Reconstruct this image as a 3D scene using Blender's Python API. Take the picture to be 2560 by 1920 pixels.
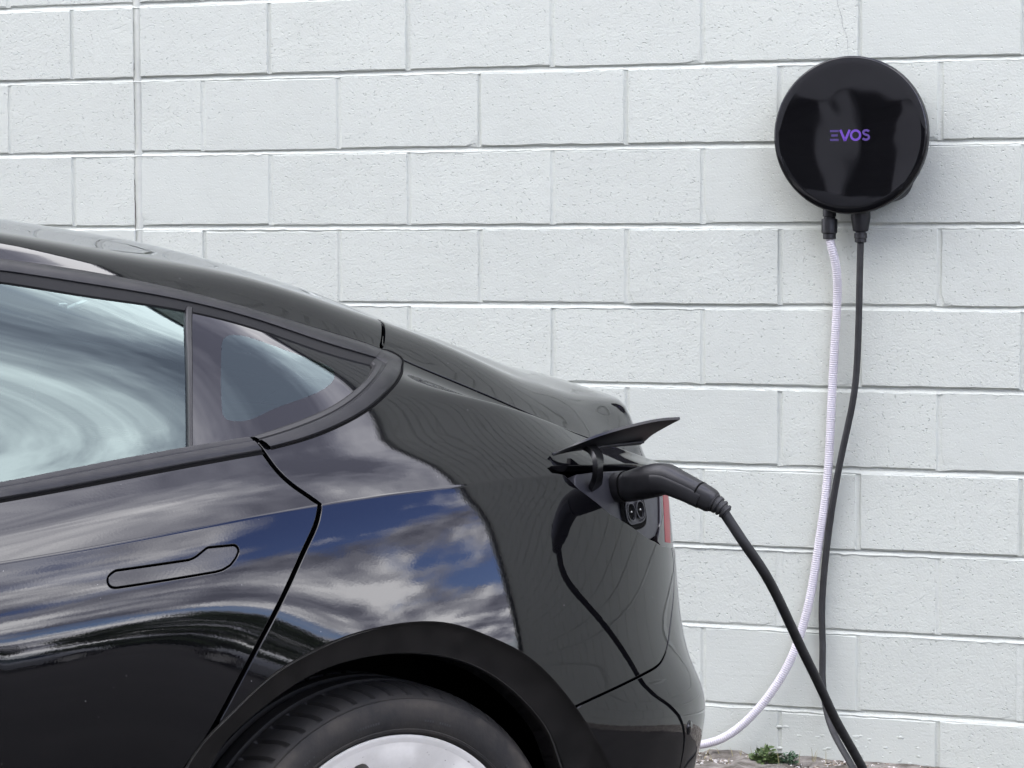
import bpy, bmesh, math, random
import numpy as np
from mathutils import Vector, Matrix
from mathutils.geometry import delaunay_2d_cdt

scene = bpy.context.scene
col = scene.collection
for o in list(bpy.data.objects):
    bpy.data.objects.remove(o)
rnd = random.Random(7)
rng = np.random.default_rng(11)

# ------------------------------------------------------------------ camera
CAM_LOC = Vector((3.4737, -6.5068, 1.36))
YAW, PITCH, ROLL = .378418, .0612838, -.00439969
fw = Vector((-math.sin(YAW)*math.cos(PITCH), math.cos(YAW)*math.cos(PITCH), -math.sin(PITCH)))
rt = Vector((math.cos(YAW), math.sin(YAW), 0)); up = rt.cross(fw)
r2 = rt*math.cos(ROLL)+up*math.sin(ROLL); u2 = up*math.cos(ROLL)-rt*math.sin(ROLL)
cd = bpy.data.cameras.new('camera'); cam = bpy.data.objects.new('camera', cd); col.objects.link(cam)
m3 = Matrix((r2, u2, -fw)).transposed()
cam.matrix_world = Matrix.Translation(CAM_LOC) @ m3.to_4x4()
cd.sensor_width = 36; cd.lens = 95.88; cd.clip_start = .05; cd.clip_end = 2000
scene.camera = cam
scene.render.resolution_x, scene.render.resolution_y = 1024, 768

# ------------------------------------------------------------------ sky and sun
SUN_DIR = Vector((-.48, -.52, .71)).normalized()
world = bpy.data.worlds.new('World'); scene.world = world; world.use_nodes = True
nt = world.node_tree; nt.nodes.clear()
def N(tree, typ, **kw):
    n = tree.nodes.new(typ)
    for k, v in kw.items():
        if k in ('inp',):
            for a, b in v.items(): n.inputs[a].default_value = b
        else: setattr(n, k, v)
    return n
def math_node(tree, op, a, b=None, c=None, clamp=False):
    n = tree.nodes.new('ShaderNodeMath'); n.operation = op; n.use_clamp = clamp
    for i, x in enumerate((a, b, c)):
        if x is None: continue
        if isinstance(x, (int, float)): n.inputs[i].default_value = x
        else: tree.links.new(x, n.inputs[i])
    return n.outputs[0]
def ramp(tree, fac, stops, interp='LINEAR'):
    n = tree.nodes.new('ShaderNodeValToRGB'); cr = n.color_ramp; cr.interpolation = interp
    while len(cr.elements) < len(stops): cr.elements.new(.5)
    for e, (p, c) in zip(cr.elements, stops):
        e.position = p; e.color = c if len(c) == 4 else (*c, 1)
    tree.links.new(fac, n.inputs[0]); return n.outputs[0]
sky = N(nt, 'ShaderNodeTexSky', sky_type='NISHITA', sun_disc=False)
sky.sun_elevation = math.asin(SUN_DIR.z); sky.sun_rotation = math.atan2(SUN_DIR.x, SUN_DIR.y)
sky.air_density = 1.0; sky.dust_density = .3; sky.ozone_density = 3.0
tc = N(nt, 'ShaderNodeTexCoord'); sx = N(nt, 'ShaderNodeSeparateXYZ'); nt.links.new(tc.outputs['Generated'], sx.inputs[0])
zc = math_node(nt, 'ADD', math_node(nt, 'MAXIMUM', sx.outputs[2], 0.0), .16)
cx = N(nt, 'ShaderNodeCombineXYZ')
nt.links.new(math_node(nt, 'DIVIDE', sx.outputs[0], zc), cx.inputs[0])
nt.links.new(math_node(nt, 'DIVIDE', sx.outputs[1], zc), cx.inputs[1]); cx.inputs[2].default_value = 12.9
n1 = N(nt, 'ShaderNodeTexNoise', inp={'Scale': 1.35, 'Detail': 6.0, 'Roughness': .62, 'Distortion': .1}); nt.links.new(cx.outputs[0], n1.inputs['Vector'])
mp = N(nt, 'ShaderNodeMapping'); mp.inputs['Location'].default_value = (5.3, 1.7, 15.3); mp.inputs['Scale'].default_value = (1.0, 1.5, 1.0); nt.links.new(cx.outputs[0], mp.inputs[0])
n2 = N(nt, 'ShaderNodeTexNoise', inp={'Scale': 2.7, 'Detail': 6.0, 'Roughness': .62, 'Distortion': .1}); nt.links.new(mp.outputs[0], n2.inputs['Vector'])
cover = ramp(nt, n1.outputs['Fac'], [(.40, (0, 0, 0)), (.48, (1, 1, 1))])
cloud = ramp(nt, n2.outputs['Fac'], [(.36, (2.6, 2.65, 3.5)), (.45, (5.2, 5.25, 6.4)), (.53, (9.6, 9.6, 10.7)), (.62, (19.5, 19.3, 20.))])
cover = math_node(nt, 'MAXIMUM', cover, ramp(nt, sx.outputs[2], [(.02, (.92,)*3), (.16, (0,)*3)]))
mx = N(nt, 'ShaderNodeMix', data_type='RGBA'); nt.links.new(cover, mx.inputs[0]); hsv = N(nt, 'ShaderNodeHueSaturation', inp={'Hue': .525, 'Saturation': 1.1, 'Value': 1.5}); nt.links.new(sky.outputs[0], hsv.inputs['Color']); nt.links.new(hsv.outputs[0], mx.inputs[6]); nt.links.new(cloud, mx.inputs[7])
bg = N(nt, 'ShaderNodeBackground'); bg.inputs[1].default_value = .15; nt.links.new(mx.outputs[2], bg.inputs[0])
wo = N(nt, 'ShaderNodeOutputWorld'); nt.links.new(bg.outputs[0], wo.inputs[0])
sl = bpy.data.lights.new('sun', 'SUN'); sl.energy = .5; sl.angle = math.radians(60); sl.color = (1, .97, .93)
so = bpy.data.objects.new('sun', sl); col.objects.link(so); so.rotation_euler = SUN_DIR.to_track_quat('Z', 'Y').to_euler(); so.location = (0, -5, 12)
vs = scene.view_settings; vs.view_transform = 'Standard'; vs.look = 'None'; vs.exposure = 1.77; vs.gamma = 1.0
scene.render.engine = 'CYCLES'
scene.cycles.max_bounces = 6; scene.cycles.diffuse_bounces = 3; scene.cycles.glossy_bounces = 4; scene.cycles.transparent_max_bounces = 8

# ------------------------------------------------------------------ helpers
GEO = {}
def tag(o, label=None, cat=None, group=None, kind=None):
    if label: o['label'] = label
    if cat: o['category'] = cat
    if group: o['group'] = group
    if kind: o['kind'] = kind
    return o
def empty(name, loc=(0, 0, 0), rz=0, parent=None):
    o = bpy.data.objects.new(name, None); col.objects.link(o); o.location = loc; o.rotation_euler = (0, 0, rz)
    o.empty_display_size = .1; o.parent = parent; return o
def mesh_obj(name, V, F, mat, parent=None, smooth=True, normals=None):
    me = bpy.data.meshes.new(name); me.from_pydata([tuple(map(float, v)) for v in V], [], [tuple(map(int, f)) for f in F])
    if smooth: me.polygons.foreach_set('use_smooth', [True]*len(me.polygons))
    if normals is not None:
        me.normals_split_custom_set_from_vertices([tuple(map(float, n)) for n in normals])
    me.update(); o = bpy.data.objects.new(name, me); col.objects.link(o); o.parent = parent
    if mat: me.materials.append(mat)
    GEO[o.name] = (V, F, normals)
    return o
def bm_obj(name, bm, mat, parent=None, smooth=False, angle=None):
    me = bpy.data.meshes.new(name); bm.normal_update(); bm.to_mesh(me); bm.free()
    if smooth or angle is not None:
        me.polygons.foreach_set('use_smooth', [True]*len(me.polygons))
        if angle is not None: me.set_sharp_from_angle(angle=math.radians(angle))
    o = bpy.data.objects.new(name, me); col.objects.link(o); o.parent = parent
    if mat: me.materials.append(mat)
    return o
def add_box(bm, c, size, rot=None, bev=0):
    r = bmesh.ops.create_cube(bm, size=1); vs_ = r['verts']
    bmesh.ops.scale(bm, vec=size, verts=vs_)
    if bev:
        es = {e for v in vs_ for e in v.link_edges}
        rr = bmesh.ops.bevel(bm, geom=list(es), offset=bev, segments=2, affect='EDGES', profile=.6)
        vs_ = list({v for f in rr['faces'] for v in f.verts} | {v for v in vs_ if v.is_valid})
    if rot is not None: bmesh.ops.rotate(bm, cent=(0, 0, 0), matrix=rot, verts=vs_)
    bmesh.ops.translate(bm, vec=c, verts=vs_); return vs_
def catmull(P, n):
    """resample a polyline smoothly to n points (by arc length)"""
    P = np.asarray(P, float); d = np.concatenate([[0], np.cumsum(np.linalg.norm(np.diff(P, axis=0), axis=1))])
    f = [Sp(d, P[:, k]) for k in range(P.shape[1])]; t = np.linspace(0, d[-1], n)
    return np.stack([g(t) for g in f], -1)
def resample(P, n):
    P = np.asarray(P, float); d = np.concatenate([[0], np.cumsum(np.linalg.norm(np.diff(P, axis=0), axis=1))])
    t = np.linspace(0, d[-1], n); return np.stack([np.interp(t, d, P[:, k]) for k in range(P.shape[1])], -1)
def tube(path, rad, nseg=12, caps=True, scale=None):
    """round sweep; rad a number or one per point; scale=(a,b) squashes the section"""
    P = np.asarray(path, float); n = len(P); rad = np.broadcast_to(np.asarray(rad, float), (n,))
    T = np.gradient(P, axis=0); T /= np.linalg.norm(T, axis=1)[:, None]
    u = np.cross(T[0], [0, 0, 1.]);
    if np.linalg.norm(u) < .1: u = np.cross(T[0], [1., 0, 0])
    u /= np.linalg.norm(u); V = []; F = []
    for i in range(n):
        u = u-T[i]*(u@T[i]); u /= np.linalg.norm(u); w = np.cross(T[i], u)
        for k in range(nseg):
            a = 2*math.pi*k/nseg; V.append(P[i]+rad[i]*(math.cos(a)*u*(scale[0] if scale else 1)+math.sin(a)*w*(scale[1] if scale else 1)))
    for i in range(n-1):
        for k in range(nseg):
            k2 = (k+1) % nseg; F.append((i*nseg+k, i*nseg+k2, (i+1)*nseg+k2, (i+1)*nseg+k))
    if caps: F.append(tuple(range(nseg))[::-1]); F.append(tuple((n-1)*nseg+k for k in range(nseg)))
    return V, F
def lathe(profile, n, axis='y', ang=2*math.pi):
    """profile [(r, h)...] turned about the axis"""
    V = []; F = []; m = len(profile)
    for i in range(n):
        a = ang*i/n
        for r, h in profile:
            V.append((r*math.cos(a), h, r*math.sin(a)) if axis == 'y' else (r*math.cos(a), r*math.sin(a), h))
    for i in range(n):
        j = (i+1) % n
        for k in range(m-1):
            f = (i*m+k, i*m+k+1, j*m+k+1, j*m+k); F.append(f[::-1] if axis == 'y' else f)
    return V, F

# ------------------------------------------------------------------ materials
def mat(name, base=(.5, .5, .5), rough=.5, metal=0, ior=1.5, spec=.5, coat=0):
    m = bpy.data.materials.new(name); m.use_nodes = True; b = m.node_tree.nodes['Principled BSDF']
    b.inputs['Base Color'].default_value = (*base, 1); b.inputs['Roughness'].default_value = rough
    b.inputs['Metallic'].default_value = metal; b.inputs['IOR'].default_value = ior; b.inputs['Specular IOR Level'].default_value = spec
    b.inputs['Coat Weight'].default_value = coat
    return m
def bsdf(m): return m.node_tree.nodes['Principled BSDF']
def coords(t, kind='pos'):
    if kind == 'pos': return t.nodes.new('ShaderNodeNewGeometry').outputs['Position']
    return t.nodes.new('ShaderNodeTexCoord').outputs['Object']
def noise(t, vec, scale, detail=4, rough=.5, dist=0):
    n = N(t, 'ShaderNodeTexNoise', inp={'Scale': scale, 'Detail': detail, 'Roughness': rough, 'Distortion': dist}); t.links.new(vec, n.inputs['Vector']); return n.outputs['Fac']
def bump(t, h, strength=.3, dist=.002, prev=None):
    n = N(t, 'ShaderNodeBump', inp={'Strength': strength, 'Distance': dist}); t.links.new(h, n.inputs['Height'])
    if prev is not None: t.links.new(prev, n.inputs['Normal'])
    return n.outputs[0]
def vary(m, c1, c2, scale, detail=5, kind='pos', lo=.35, hi=.65, rough=None, bmp=None, bscale=None):
    t = m.node_tree; v = coords(t, kind); f = noise(t, v, scale, detail)
    t.links.new(ramp(t, f, [(lo, c1), (hi, c2)]), bsdf(m).inputs['Base Color'])
    if rough: 
        r = ramp(t, noise(t, v, scale*1.7, 4), [(.3, (rough[0],)*3), (.7, (rough[1],)*3)]); t.links.new(r, bsdf(m).inputs['Roughness'])
    if bmp: t.links.new(bump(t, noise(t, v, bscale or scale*6, 6, .6), bmp[0], bmp[1]), bsdf(m).inputs['Normal'])
    return m
MT = {}
def wall_paint(name, c, pits=True):
    m = mat(name, c, .62, spec=.3); t = m.node_tree; p = coords(t); b = bsdf(m)
    oi = t.nodes.new('ShaderNodeObjectInfo')
    # tint: faint patches plus a little block to block
    f = noise(t, p, 5, 3, .6); c2 = tuple(x*.955 for x in c)
    cr = ramp(t, f, [(.3, c2), (.7, c)])
    rv = ramp(t, oi.outputs['Random'], [(0, (.965, .965, .97)), (1, (1, 1, 1))])
    mm = N(t, 'ShaderNodeMix', data_type='RGBA', blend_type='MULTIPLY'); mm.inputs[0].default_value = 1
    t.links.new(cr, mm.inputs[6]); t.links.new(rv, mm.inputs[7])
    # darker colour in the odd pit
    vo = N(t, 'ShaderNodeTexVoronoi', feature='F1', inp={'Scale': 125.0, 'Randomness': 1.0}); t.links.new(p, vo.inputs['Vector'])
    pit = ramp(t, vo.outputs['Distance'], [(.10, (1, 1, 1)), (.26, (0, 0, 0))])
    sel = ramp(t, noise(t, p, 60, 1), [(.44, (0, 0, 0)), (.56, (1, 1, 1))])
    smo = ramp(t, oi.outputs['Random'], [(.06, (.3,)*3), (.25, (1,)*3)])
    pit = math_node(t, 'MULTIPLY', math_node(t, 'MULTIPLY', pit, sel), smo)
    dk = N(t, 'ShaderNodeMix', data_type='RGBA', blend_type='MULTIPLY'); t.links.new(math_node(t, 'MULTIPLY', pit, .30), dk.inputs[0])
    t.links.new(mm.outputs[2], dk.inputs[6]); dk.inputs[7].default_value = (.45, .46, .46, 1)
    t.links.new(dk.outputs[2], b.inputs['Base Color'])
    h1 = noise(t, p, 190, 2, .6); h2 = noise(t, p, 40, 2, .55)
    mpn = N(t, 'ShaderNodeMapping'); mpn.inputs['Scale'].default_value = (9, 9, 120); mpn.inputs['Rotation'].default_value = (0, .25, 0); t.links.new(p, mpn.inputs[0])
    st = noise(t, mpn.outputs[0], 1.0, 2, .6)
    rough_h = math_node(t, 'ADD', math_node(t, 'MULTIPLY', h1, .55), math_node(t, 'MULTIPLY', h2, .45))
    hs = math_node(t, 'MULTIPLY_ADD', math_node(t, 'SUBTRACT', 1.0, smo), math_node(t, 'MULTIPLY', st, .28), math_node(t, 'MULTIPLY', rough_h, math_node(t, 'MULTIPLY_ADD', smo, .65, .35)))
    hh = math_node(t, 'SUBTRACT', hs, math_node(t, 'MULTIPLY', pit, .9 if pits else .2))
    t.links.new(bump(t, hh, .74, .0032), b.inputs['Normal'])
    return m
MT['block'] = wall_paint('painted_block', (.498, .519, .460))
MT['mortar'] = wall_paint('painted_mortar', (.508, .529, .470), False)
MT['sealant'] = vary(mat('joint_sealant', (.6, .62, .6), .7), (.40, .415, .37), (.48, .495, .44), 14, bmp=(.5, .003), bscale=60)
MT['crack'] = mat('crack_dark', (.09, .075, .06), .9)

def paint_mat(name, base, spk=True):
    m = mat(name, base, .028, ior=1.5, spec=.5); t = m.node_tree; p = coords(t, 'obj'); b = bsdf(m)
    vo = N(t, 'ShaderNodeTexVoronoi', feature='F1', inp={'Scale': 70.0}); t.links.new(p, vo.inputs['Vector'])
    s1 = ramp(t, vo.outputs['Distance'], [(.030, (1,)*3), (.055, (0,)*3)])
    s2 = ramp(t, noise(t, p, 37, 2), [(.60, (0,)*3), (.64, (1,)*3)])
    f = math_node(t, 'MULTIPLY', s1, s2)
    film = ramp(t, noise(t, p, 3.1, 4, .65), [(.40, (0,)*3), (.8, (.003,)*3)])
    mm = N(t, 'ShaderNodeMix', data_type='RGBA'); t.links.new(math_node(t, 'MULTIPLY', f, .5) if spk else film, mm.inputs[0])
    mm.inputs[6].default_value = (*base, 1); mm.inputs[7].default_value = (.45, .44, .42, 1)
    m2 = N(t, 'ShaderNodeMix', data_type='RGBA'); t.links.new(film, m2.inputs[0]); t.links.new(mm.outputs[2], m2.inputs[6]); m2.inputs[7].default_value = (.5, .48, .45, 1)
    t.links.new(m2.outputs[2], b.inputs['Base Color'])
    t.links.new(bump(t, noise(t, p, 260, 2), .02, .0006), b.inputs['Normal'])
    return m
MT['paint'] = paint_mat('black_car_paint', (.002, .002, .0025))
MT['paint2'] = paint_mat('silver_car_paint', (.32, .33, .34))
MT['trim'] = vary(mat('satin_black_trim', (.012, .012, .013), .38, spec=.28), (.010, .010, .011), (.016, .0155, .016), 30, kind='obj', rough=(.34, .44))
MT['seal'] = mat('black_seal', (.004, .004, .004), .6, spec=.25)
MT['gap'] = mat('shadow_gap_black', (.002, .002, .002), .9, spec=.1)
MT['rubber'] = vary(mat('black_rubber', (.015, .015, .015), .7), (.010, .010, .010), (.018, .018, .018), 25, kind='obj', rough=(.55, .8))
MT['plastic'] = vary(mat('black_plastic', (.010, .010, .011), .42, spec=.4), (.007, .007, .008), (.012, .012, .013), 40, kind='obj', rough=(.38, .5), bmp=(.08, .0005), bscale=900)
MT['port'] = vary(mat('charge_port_plastic', (.03, .03, .034), .45), (.026, .026, .030), (.034, .034, .040), 20, kind='obj', rough=(.42, .52))
MT['flap'] = mat('flap_black', (.004, .004, .0045), .32, spec=.35)
MT['liner'] = mat('wheel_well_liner', (.004, .004, .004), .95, spec=.1)
MT['gloss'] = mat('gloss_black', (.004, .004, .005), .05, ior=1.5)
MT['lens'] = mat('smoked_lens', (.012, .010, .011), .05, ior=1.55)
MT['red'] = mat('red_light_strip', (.20, .012, .018), .3, ior=1.5, spec=.2)
MT['interior'] = vary(mat('interior_fabric', (.02, .02, .02), .8), (.012, .012, .012), (.03, .03, .03), 12, kind='obj')
MT['steel'] = mat('brushed_steel', (.5, .5, .5), .35, metal=1)
def glass_mat(name, tint, refl, rough=0.0, ior=1.95):
    m = bpy.data.materials.new(name); m.use_nodes = True; t = m.node_tree; t.nodes.clear()
    tr = N(t, 'ShaderNodeBsdfTransparent'); tr.inputs[0].default_value = (*tint, 1)
    gl = N(t, 'ShaderNodeBsdfGlossy'); gl.inputs['Color'].default_value = (*refl, 1); gl.inputs['Roughness'].default_value = rough
    fr = N(t, 'ShaderNodeFresnel'); fr.inputs['IOR'].default_value = ior
    mx_ = N(t, 'ShaderNodeMixShader'); t.links.new(fr.outputs[0], mx_.inputs[0]); t.links.new(tr.outputs[0], mx_.inputs[1]); t.links.new(gl.outputs[0], mx_.inputs[2])
    o = N(t, 'ShaderNodeOutputMaterial'); t.links.new(mx_.outputs[0], o.inputs[0]); return m
MT['glass'] = glass_mat('tinted_window_glass', (.23, .30, .30), (.78, .96, .96), ior=1.66)
MT['qglass'] = glass_mat('quarter_window_glass', (.44, .56, .56), (.80, .98, .98), ior=1.72)
MT['frit'] = mat('black_glass_border', (.004, .004, .005), .01, ior=1.52)
MT['roofglass'] = glass_mat('dark_roof_glass', (.02, .02, .02), (.97, .98, 1), ior=1.55)
def tyre_mat():
    m = mat('tyre_rubber', (.02, .02, .02), .75, spec=.35); t = m.node_tree; p = coords(t, 'obj'); b = bsdf(m)
    f = noise(t, p, 9, 6, .65)
    # dust on the sidewall in rings round the hub
    sp_ = N(t, 'ShaderNodeSeparateXYZ'); t.links.new(p, sp_.inputs[0])
    rr = math_node(t, 'SQRT', math_node(t, 'ADD', math_node(t, 'POWER', sp_.outputs[0], 2.0), math_node(t, 'POWER', sp_.outputs[2], 2.0)))
    ring = ramp(t, rr, [(.262, (.35,)*3), (.280, (.22,)*3), (.293, (.5,)*3), (.303, (1.,)*3), (.3105, (.35,)*3), (.325, (.14,)*3)])
    d = math_node(t, 'MULTIPLY', ring, ramp(t, f, [(.36, (.12,)*3), (.66, (1,)*3)]))
    mm = N(t, 'ShaderNodeMix', data_type='RGBA'); t.links.new(math_node(t, 'MULTIPLY', d, .62), mm.inputs[0]); mm.inputs[6].default_value = (.011, .011, .011, 1); mm.inputs[7].default_value = (.115, .098, .076, 1)
    t.links.new(mm.outputs[2], b.inputs['Base Color']); t.links.new(bump(t, noise(t, p, 150, 3), .35, .0014), b.inputs['Normal']); return m
MT['tyre'] = tyre_mat()
def alloy_mat():
    m = mat('silver_alloy', (.62, .62, .61), .48, metal=.1, spec=.4); t = m.node_tree; p = coords(t, 'obj'); b = bsdf(m)
    f = noise(t, p, 16, 7, .7); g = noise(t, p, 130, 2)
    c = ramp(t, f, [(.35, (.48, .465, .42)), (.62, (.55, .535, .49))])
    sp_ = ramp(t, g, [(.70, (0,)*3), (.74, (1,)*3)])
    mm = N(t, 'ShaderNodeMix', data_type='RGBA'); t.links.new(math_node(t, 'MULTIPLY', sp_, .7), mm.inputs[0]); t.links.new(c, mm.inputs[6]); mm.inputs[7].default_value = (.12, .10, .085, 1)
    t.links.new(mm.outputs[2], b.inputs['Base Color']); return m
MT['alloy'] = alloy_mat()
MT['asphalt'] = vary(mat('worn_asphalt', (.06, .055, .05), .9), (.030, .027, .022), (.052, .047, .040), 1.3, 4, bmp=(.6, .006), bscale=170)
MT['grit'] = vary(mat('gritty_concrete', (.2, .18, .15), .95), (.08, .068, .052), (.24, .22, .19), 26, 5, bmp=(.9, .008), bscale=120)

# ---- body surface of the car: S(s, v), s = metres along the plan curve, v<0 below the crease, v>0 above
class Sp:
    def __init__(self, x, y):
        x = np.asarray(x, float); y = np.asarray(y, float); n = len(x); h = np.diff(x)
        A = np.zeros((n, n)); b = np.zeros(n); A[0, 0] = A[-1, -1] = 1
        for i in range(1, n-1):
            A[i, i-1] = h[i-1]; A[i, i] = 2*(h[i-1]+h[i]); A[i, i+1] = h[i]
            b[i] = 6*((y[i+1]-y[i])/h[i]-(y[i]-y[i-1])/h[i-1])
        self.x, self.y, self.h, self.M = x, y, h, np.linalg.solve(A, b)
    def __call__(self, t):
        t = np.asarray(t, float); i = np.clip(np.searchsorted(self.x, t)-1, 0, len(self.h)-1)
        h = self.h[i]; a = self.x[i+1]-t; b = t-self.x[i]; M = self.M
        return (M[i]*a**3+M[i+1]*b**3)/(6*h)+(self.y[i]/h-M[i]*h/6)*a+(self.y[i+1]/h-M[i+1]*h/6)*b
PLX = np.array([3.72, 3.69, 3.58, 3.3, 2.9, 2.4, 2.0, 1.6, 1.2, .8, .4, .1, -.1, -.3, -.5, -.622, -.716, -.784, -.838, -.873, -.887])
PLY = np.array([0, .34, .60, .79, .88, .912, .92, .922, .926, .926, .922, .913, .902, .88, .827, .761, .674, .561, .420, .230, 0.])
PLS = np.concatenate([[0], np.cumsum(np.hypot(np.diff(PLX), np.diff(PLY)))])
PLS = PLS-PLS[7]; SMIN, SMAX = PLS[0], PLS[-1]
Xs = Sp(PLS, PLX); Ys = Sp(PLS, PLY)
def sk(x): return SMAX if x == 'R' else float(np.interp(-x, -PLX, PLS))
def keyed(xs, vals): return Sp([sk(x) for x in xs], vals)
def xmap(s, xe):
    X = Xs(s); w = np.clip((.2-X)/1.087, 0, 1)**1.6
    return X+w*(xe+.887)
KX = [3.72, 1.6, .8, .4, .1, -.2, -.5, -.7, -.80, 'R']
kB = keyed(KX, [.93, .93, .93, .93, .926,.918,.932,.962, .982, .99])
kT = keyed(KX, [.70, .635, .64, .65, .69, .76, .85, .92, .96, .975])
kE = keyed(KX, [.60, .58, .59, .600, .626, .678, .745, .835, .935, .965])
zK = Sp([SMIN, -1.7, -1.0, 0, .957, 1.121, 1.294, 1.473, 1.661, 1.857, 2.1, 2.25, 2.4, 2.7, SMAX],
        [.55, .74, .82, .872, .901, .913, .929, .944, .953, .957, .953, .941, .924, .903, .895])
zT = Sp([SMIN, -2.0, -1.6, -1.0, -.6, -.2, .2, .6, 1.123, 1.294, 1.434, 1.558, 1.648, 1.740, 1.781, 1.875, 1.996, 2.101, 2.157, 2.304, 2.5, 2.7, SMAX],
        [.60, .76, .87, .97, 1.13, 1.27, 1.345, 1.345, 1.3005, 1.2743, 1.2433, 1.2090, 1.1819, 1.1513, 1.1333, 1.0943, 1.0450, 1.0054, 0.9878, 0.9500, .930, .924, .924])
zE = Sp([SMIN, -2.0, -1.6, -1.0, -.6, -.2, .2, .6, 1.145, 1.395, 1.564, 1.689, 1.790, 1.904, 2.004, 2.098, 2.168, 2.257, 2.366, 2.6, 2.8, SMAX],
        [.62, .78, .89, 1.0, 1.17, 1.31, 1.383, 1.383, 1.3353, 1.2925, 1.2593, 1.2229, 1.1891, 1.1502, 1.1115, 1.0751, 1.0528, 1.0253, 1.0051, 1.000, 1.012, 1.030])
zM = Sp([SMIN, -2.0, -1.6, -1.0, -.6, -.2, .2, .6, .9, 1.2, 1.41, 1.56, 1.72, 1.86, 2.0, 2.15, 2.3, 2.6, SMAX],
        [0.6400, 0.8100, 0.9200, 1.0200, 1.2000, 1.3600, 1.4370, 1.4430, 1.4200, 1.3850, 1.3537, 1.3298, 1.2936, 1.2557, 1.2124, 1.1730, 1.1260, 1.0900, 1.0600])
def zB(s):
    a = Sp([SMIN, -1.7, -1.0, 0, .99, 1.185, 1.406, 1.6, 1.75, 1.9, 2.1], [.57, .80, .90, .945, .978, .998, 1.020, 1.034,1.038,1.030,1.004])(np.minimum(s, 2.1))
    w = np.clip((s-1.75)/.35, 0, 1); w = w*w*(3-2*w)
    return a*(1-w)+(zK(s)+.55*(zT(s)-zK(s)))*w
VN = np.array([0, .055, .11, .28, .45, .54, .60, .82, 1.10, 1.38, 1.60])
QIN = .006   # hollow above the crease
def upper_rails(s):
    Y = Ys(s); K = np.stack([Xs(s), Y, zK(s)], -1)
    B = np.stack([xmap(s, -.90), Y*kB(s), zB(s)], -1)
    T = np.stack([xmap(s, -.885), Y*kT(s), zT(s)], -1)
    E = np.stack([xmap(s, -.858), Y*kE(s), zE(s)], -1)
    M = np.stack([xmap(s, -.78), 0*Y, zM(s)], -1)
    Q = .5*(K+B)-np.stack([0*Y, .7*Y/.9, 0*Y+.7], -1)*(-.003*np.clip((2.3-s)/.5, 0, 1))[..., None]
    G = .5*(B+T)+np.stack([0*Y, .75*Y/.9, 0*Y+.65], -1)*.012*np.clip((2.4-s)/.6, 0, 1)[..., None]
    H = E*.5+M*.5; H[..., 2] = M[..., 2]-(M[..., 2]-E[..., 2])*.25
    F = E*.9+M*.1; F[..., 2] = E[..., 2]+(M[..., 2]-E[..., 2])*.19
    mir = np.array([1, -1, 1])
    return np.stack([K, Q, B, G, T, E, F, H, M, H*mir, F*mir], 0)
_n = len(VN)
def _spmat():
    h = np.diff(VN); A = np.zeros((_n, _n)); D = np.zeros((_n, _n)); A[0, 0] = A[-1, -1] = 1
    for i in range(1, _n-1):
        A[i, i-1] = h[i-1]; A[i, i] = 2*(h[i-1]+h[i]); A[i, i+1] = h[i]
        D[i, i+1] += 6/h[i]; D[i, i] -= 6/h[i]+6/h[i-1]; D[i, i-1] += 6/h[i-1]
    return np.linalg.solve(A, D)
SPM = _spmat()
def sstep(a, b, x):
    t = np.clip((x-a)/(b-a), 0, 1); return t*t*t*(t*(6*t-15)+10)
def S_up(s, v):
    R = upper_rails(s); M = np.tensordot(SPM, R, 1)
    i = np.clip(np.searchsorted(VN, v)-1, 0, _n-2); j = np.arange(len(s)); h = (VN[i+1]-VN[i])[:, None]
    a = VN[i+1][:, None]-v[:, None]; b = v[:, None]-VN[i][:, None]
    P = (M[i, j]*a**3+M[i+1, j]*b**3)/(6*h)+(R[i, j]/h-M[i, j]*h/6)*a+(R[i+1, j]/h-M[i+1, j]*h/6)*b
    lip = sstep(2.02, 2.5, s)*np.exp(-((v-.585)/np.where(v < .585, .062, .24))**2)      # spoiler lip of the boot lid
    P[:, 2] += .024*lip; P[:, 0] -= .014*lip
    return P
# outward offset below the crease, by depth below the crease
PD = np.array([0, .03, .08, .12, .16, .20, .35, .55, .75, .95])
OFF_DOOR = Sp(PD, [0, .0107, .0248, .0318, .0347, .0355, .028, .006, -.040, -.115])
OFF_ARCH = Sp(PD, [0, .0105, .0252, .0358, .0455, .0540, .071, .069, .02, -.05])
OFF_REAR = Sp([0, .03, .08, .12, .16, .22, .28, .33, .37, .40, .47, .55, .75, .95], [0, .006, .0115, .0145, .017, .0215, .030, .045, .062, .067, .058, .037, -.03, -.10])
def S_lo(s, v):
    d = -v; wr = sstep(1.75, 2.50, s); wq = sstep(1.05, 1.62, s)*(1-wr)
    wf = sstep(-.7, -1.1, s)
    o = OFF_DOOR(d)*(1-wq-wr)+OFF_ARCH(d)*wq+OFF_REAR(d)*wr
    o = o*(1-wf)+OFF_ARCH(d)*wf
    e = 1e-3; tx = Xs(s+e)-Xs(s-e); ty = Ys(s+e)-Ys(s-e); L = np.hypot(tx, ty)
    nx, ny = -ty/L, tx/L     # travelling to the rear on the left side: the outward normal
    sg = np.where(ny < 0, -1, 1) * 1.0
    nx, ny = -(-nx), ny
    # outward: tangent (-1,0) on the flank must give (0,1)
    nx, ny = ty/L, -tx/L
    k = zK(s)
    zz = k-d*np.where(k < .9, np.maximum((k-.1)/.85, .2), 1.0)*1.0
    return np.stack([Xs(s)+nx*o, np.maximum(Ys(s)+ny*o, 0), zz], -1)
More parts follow.
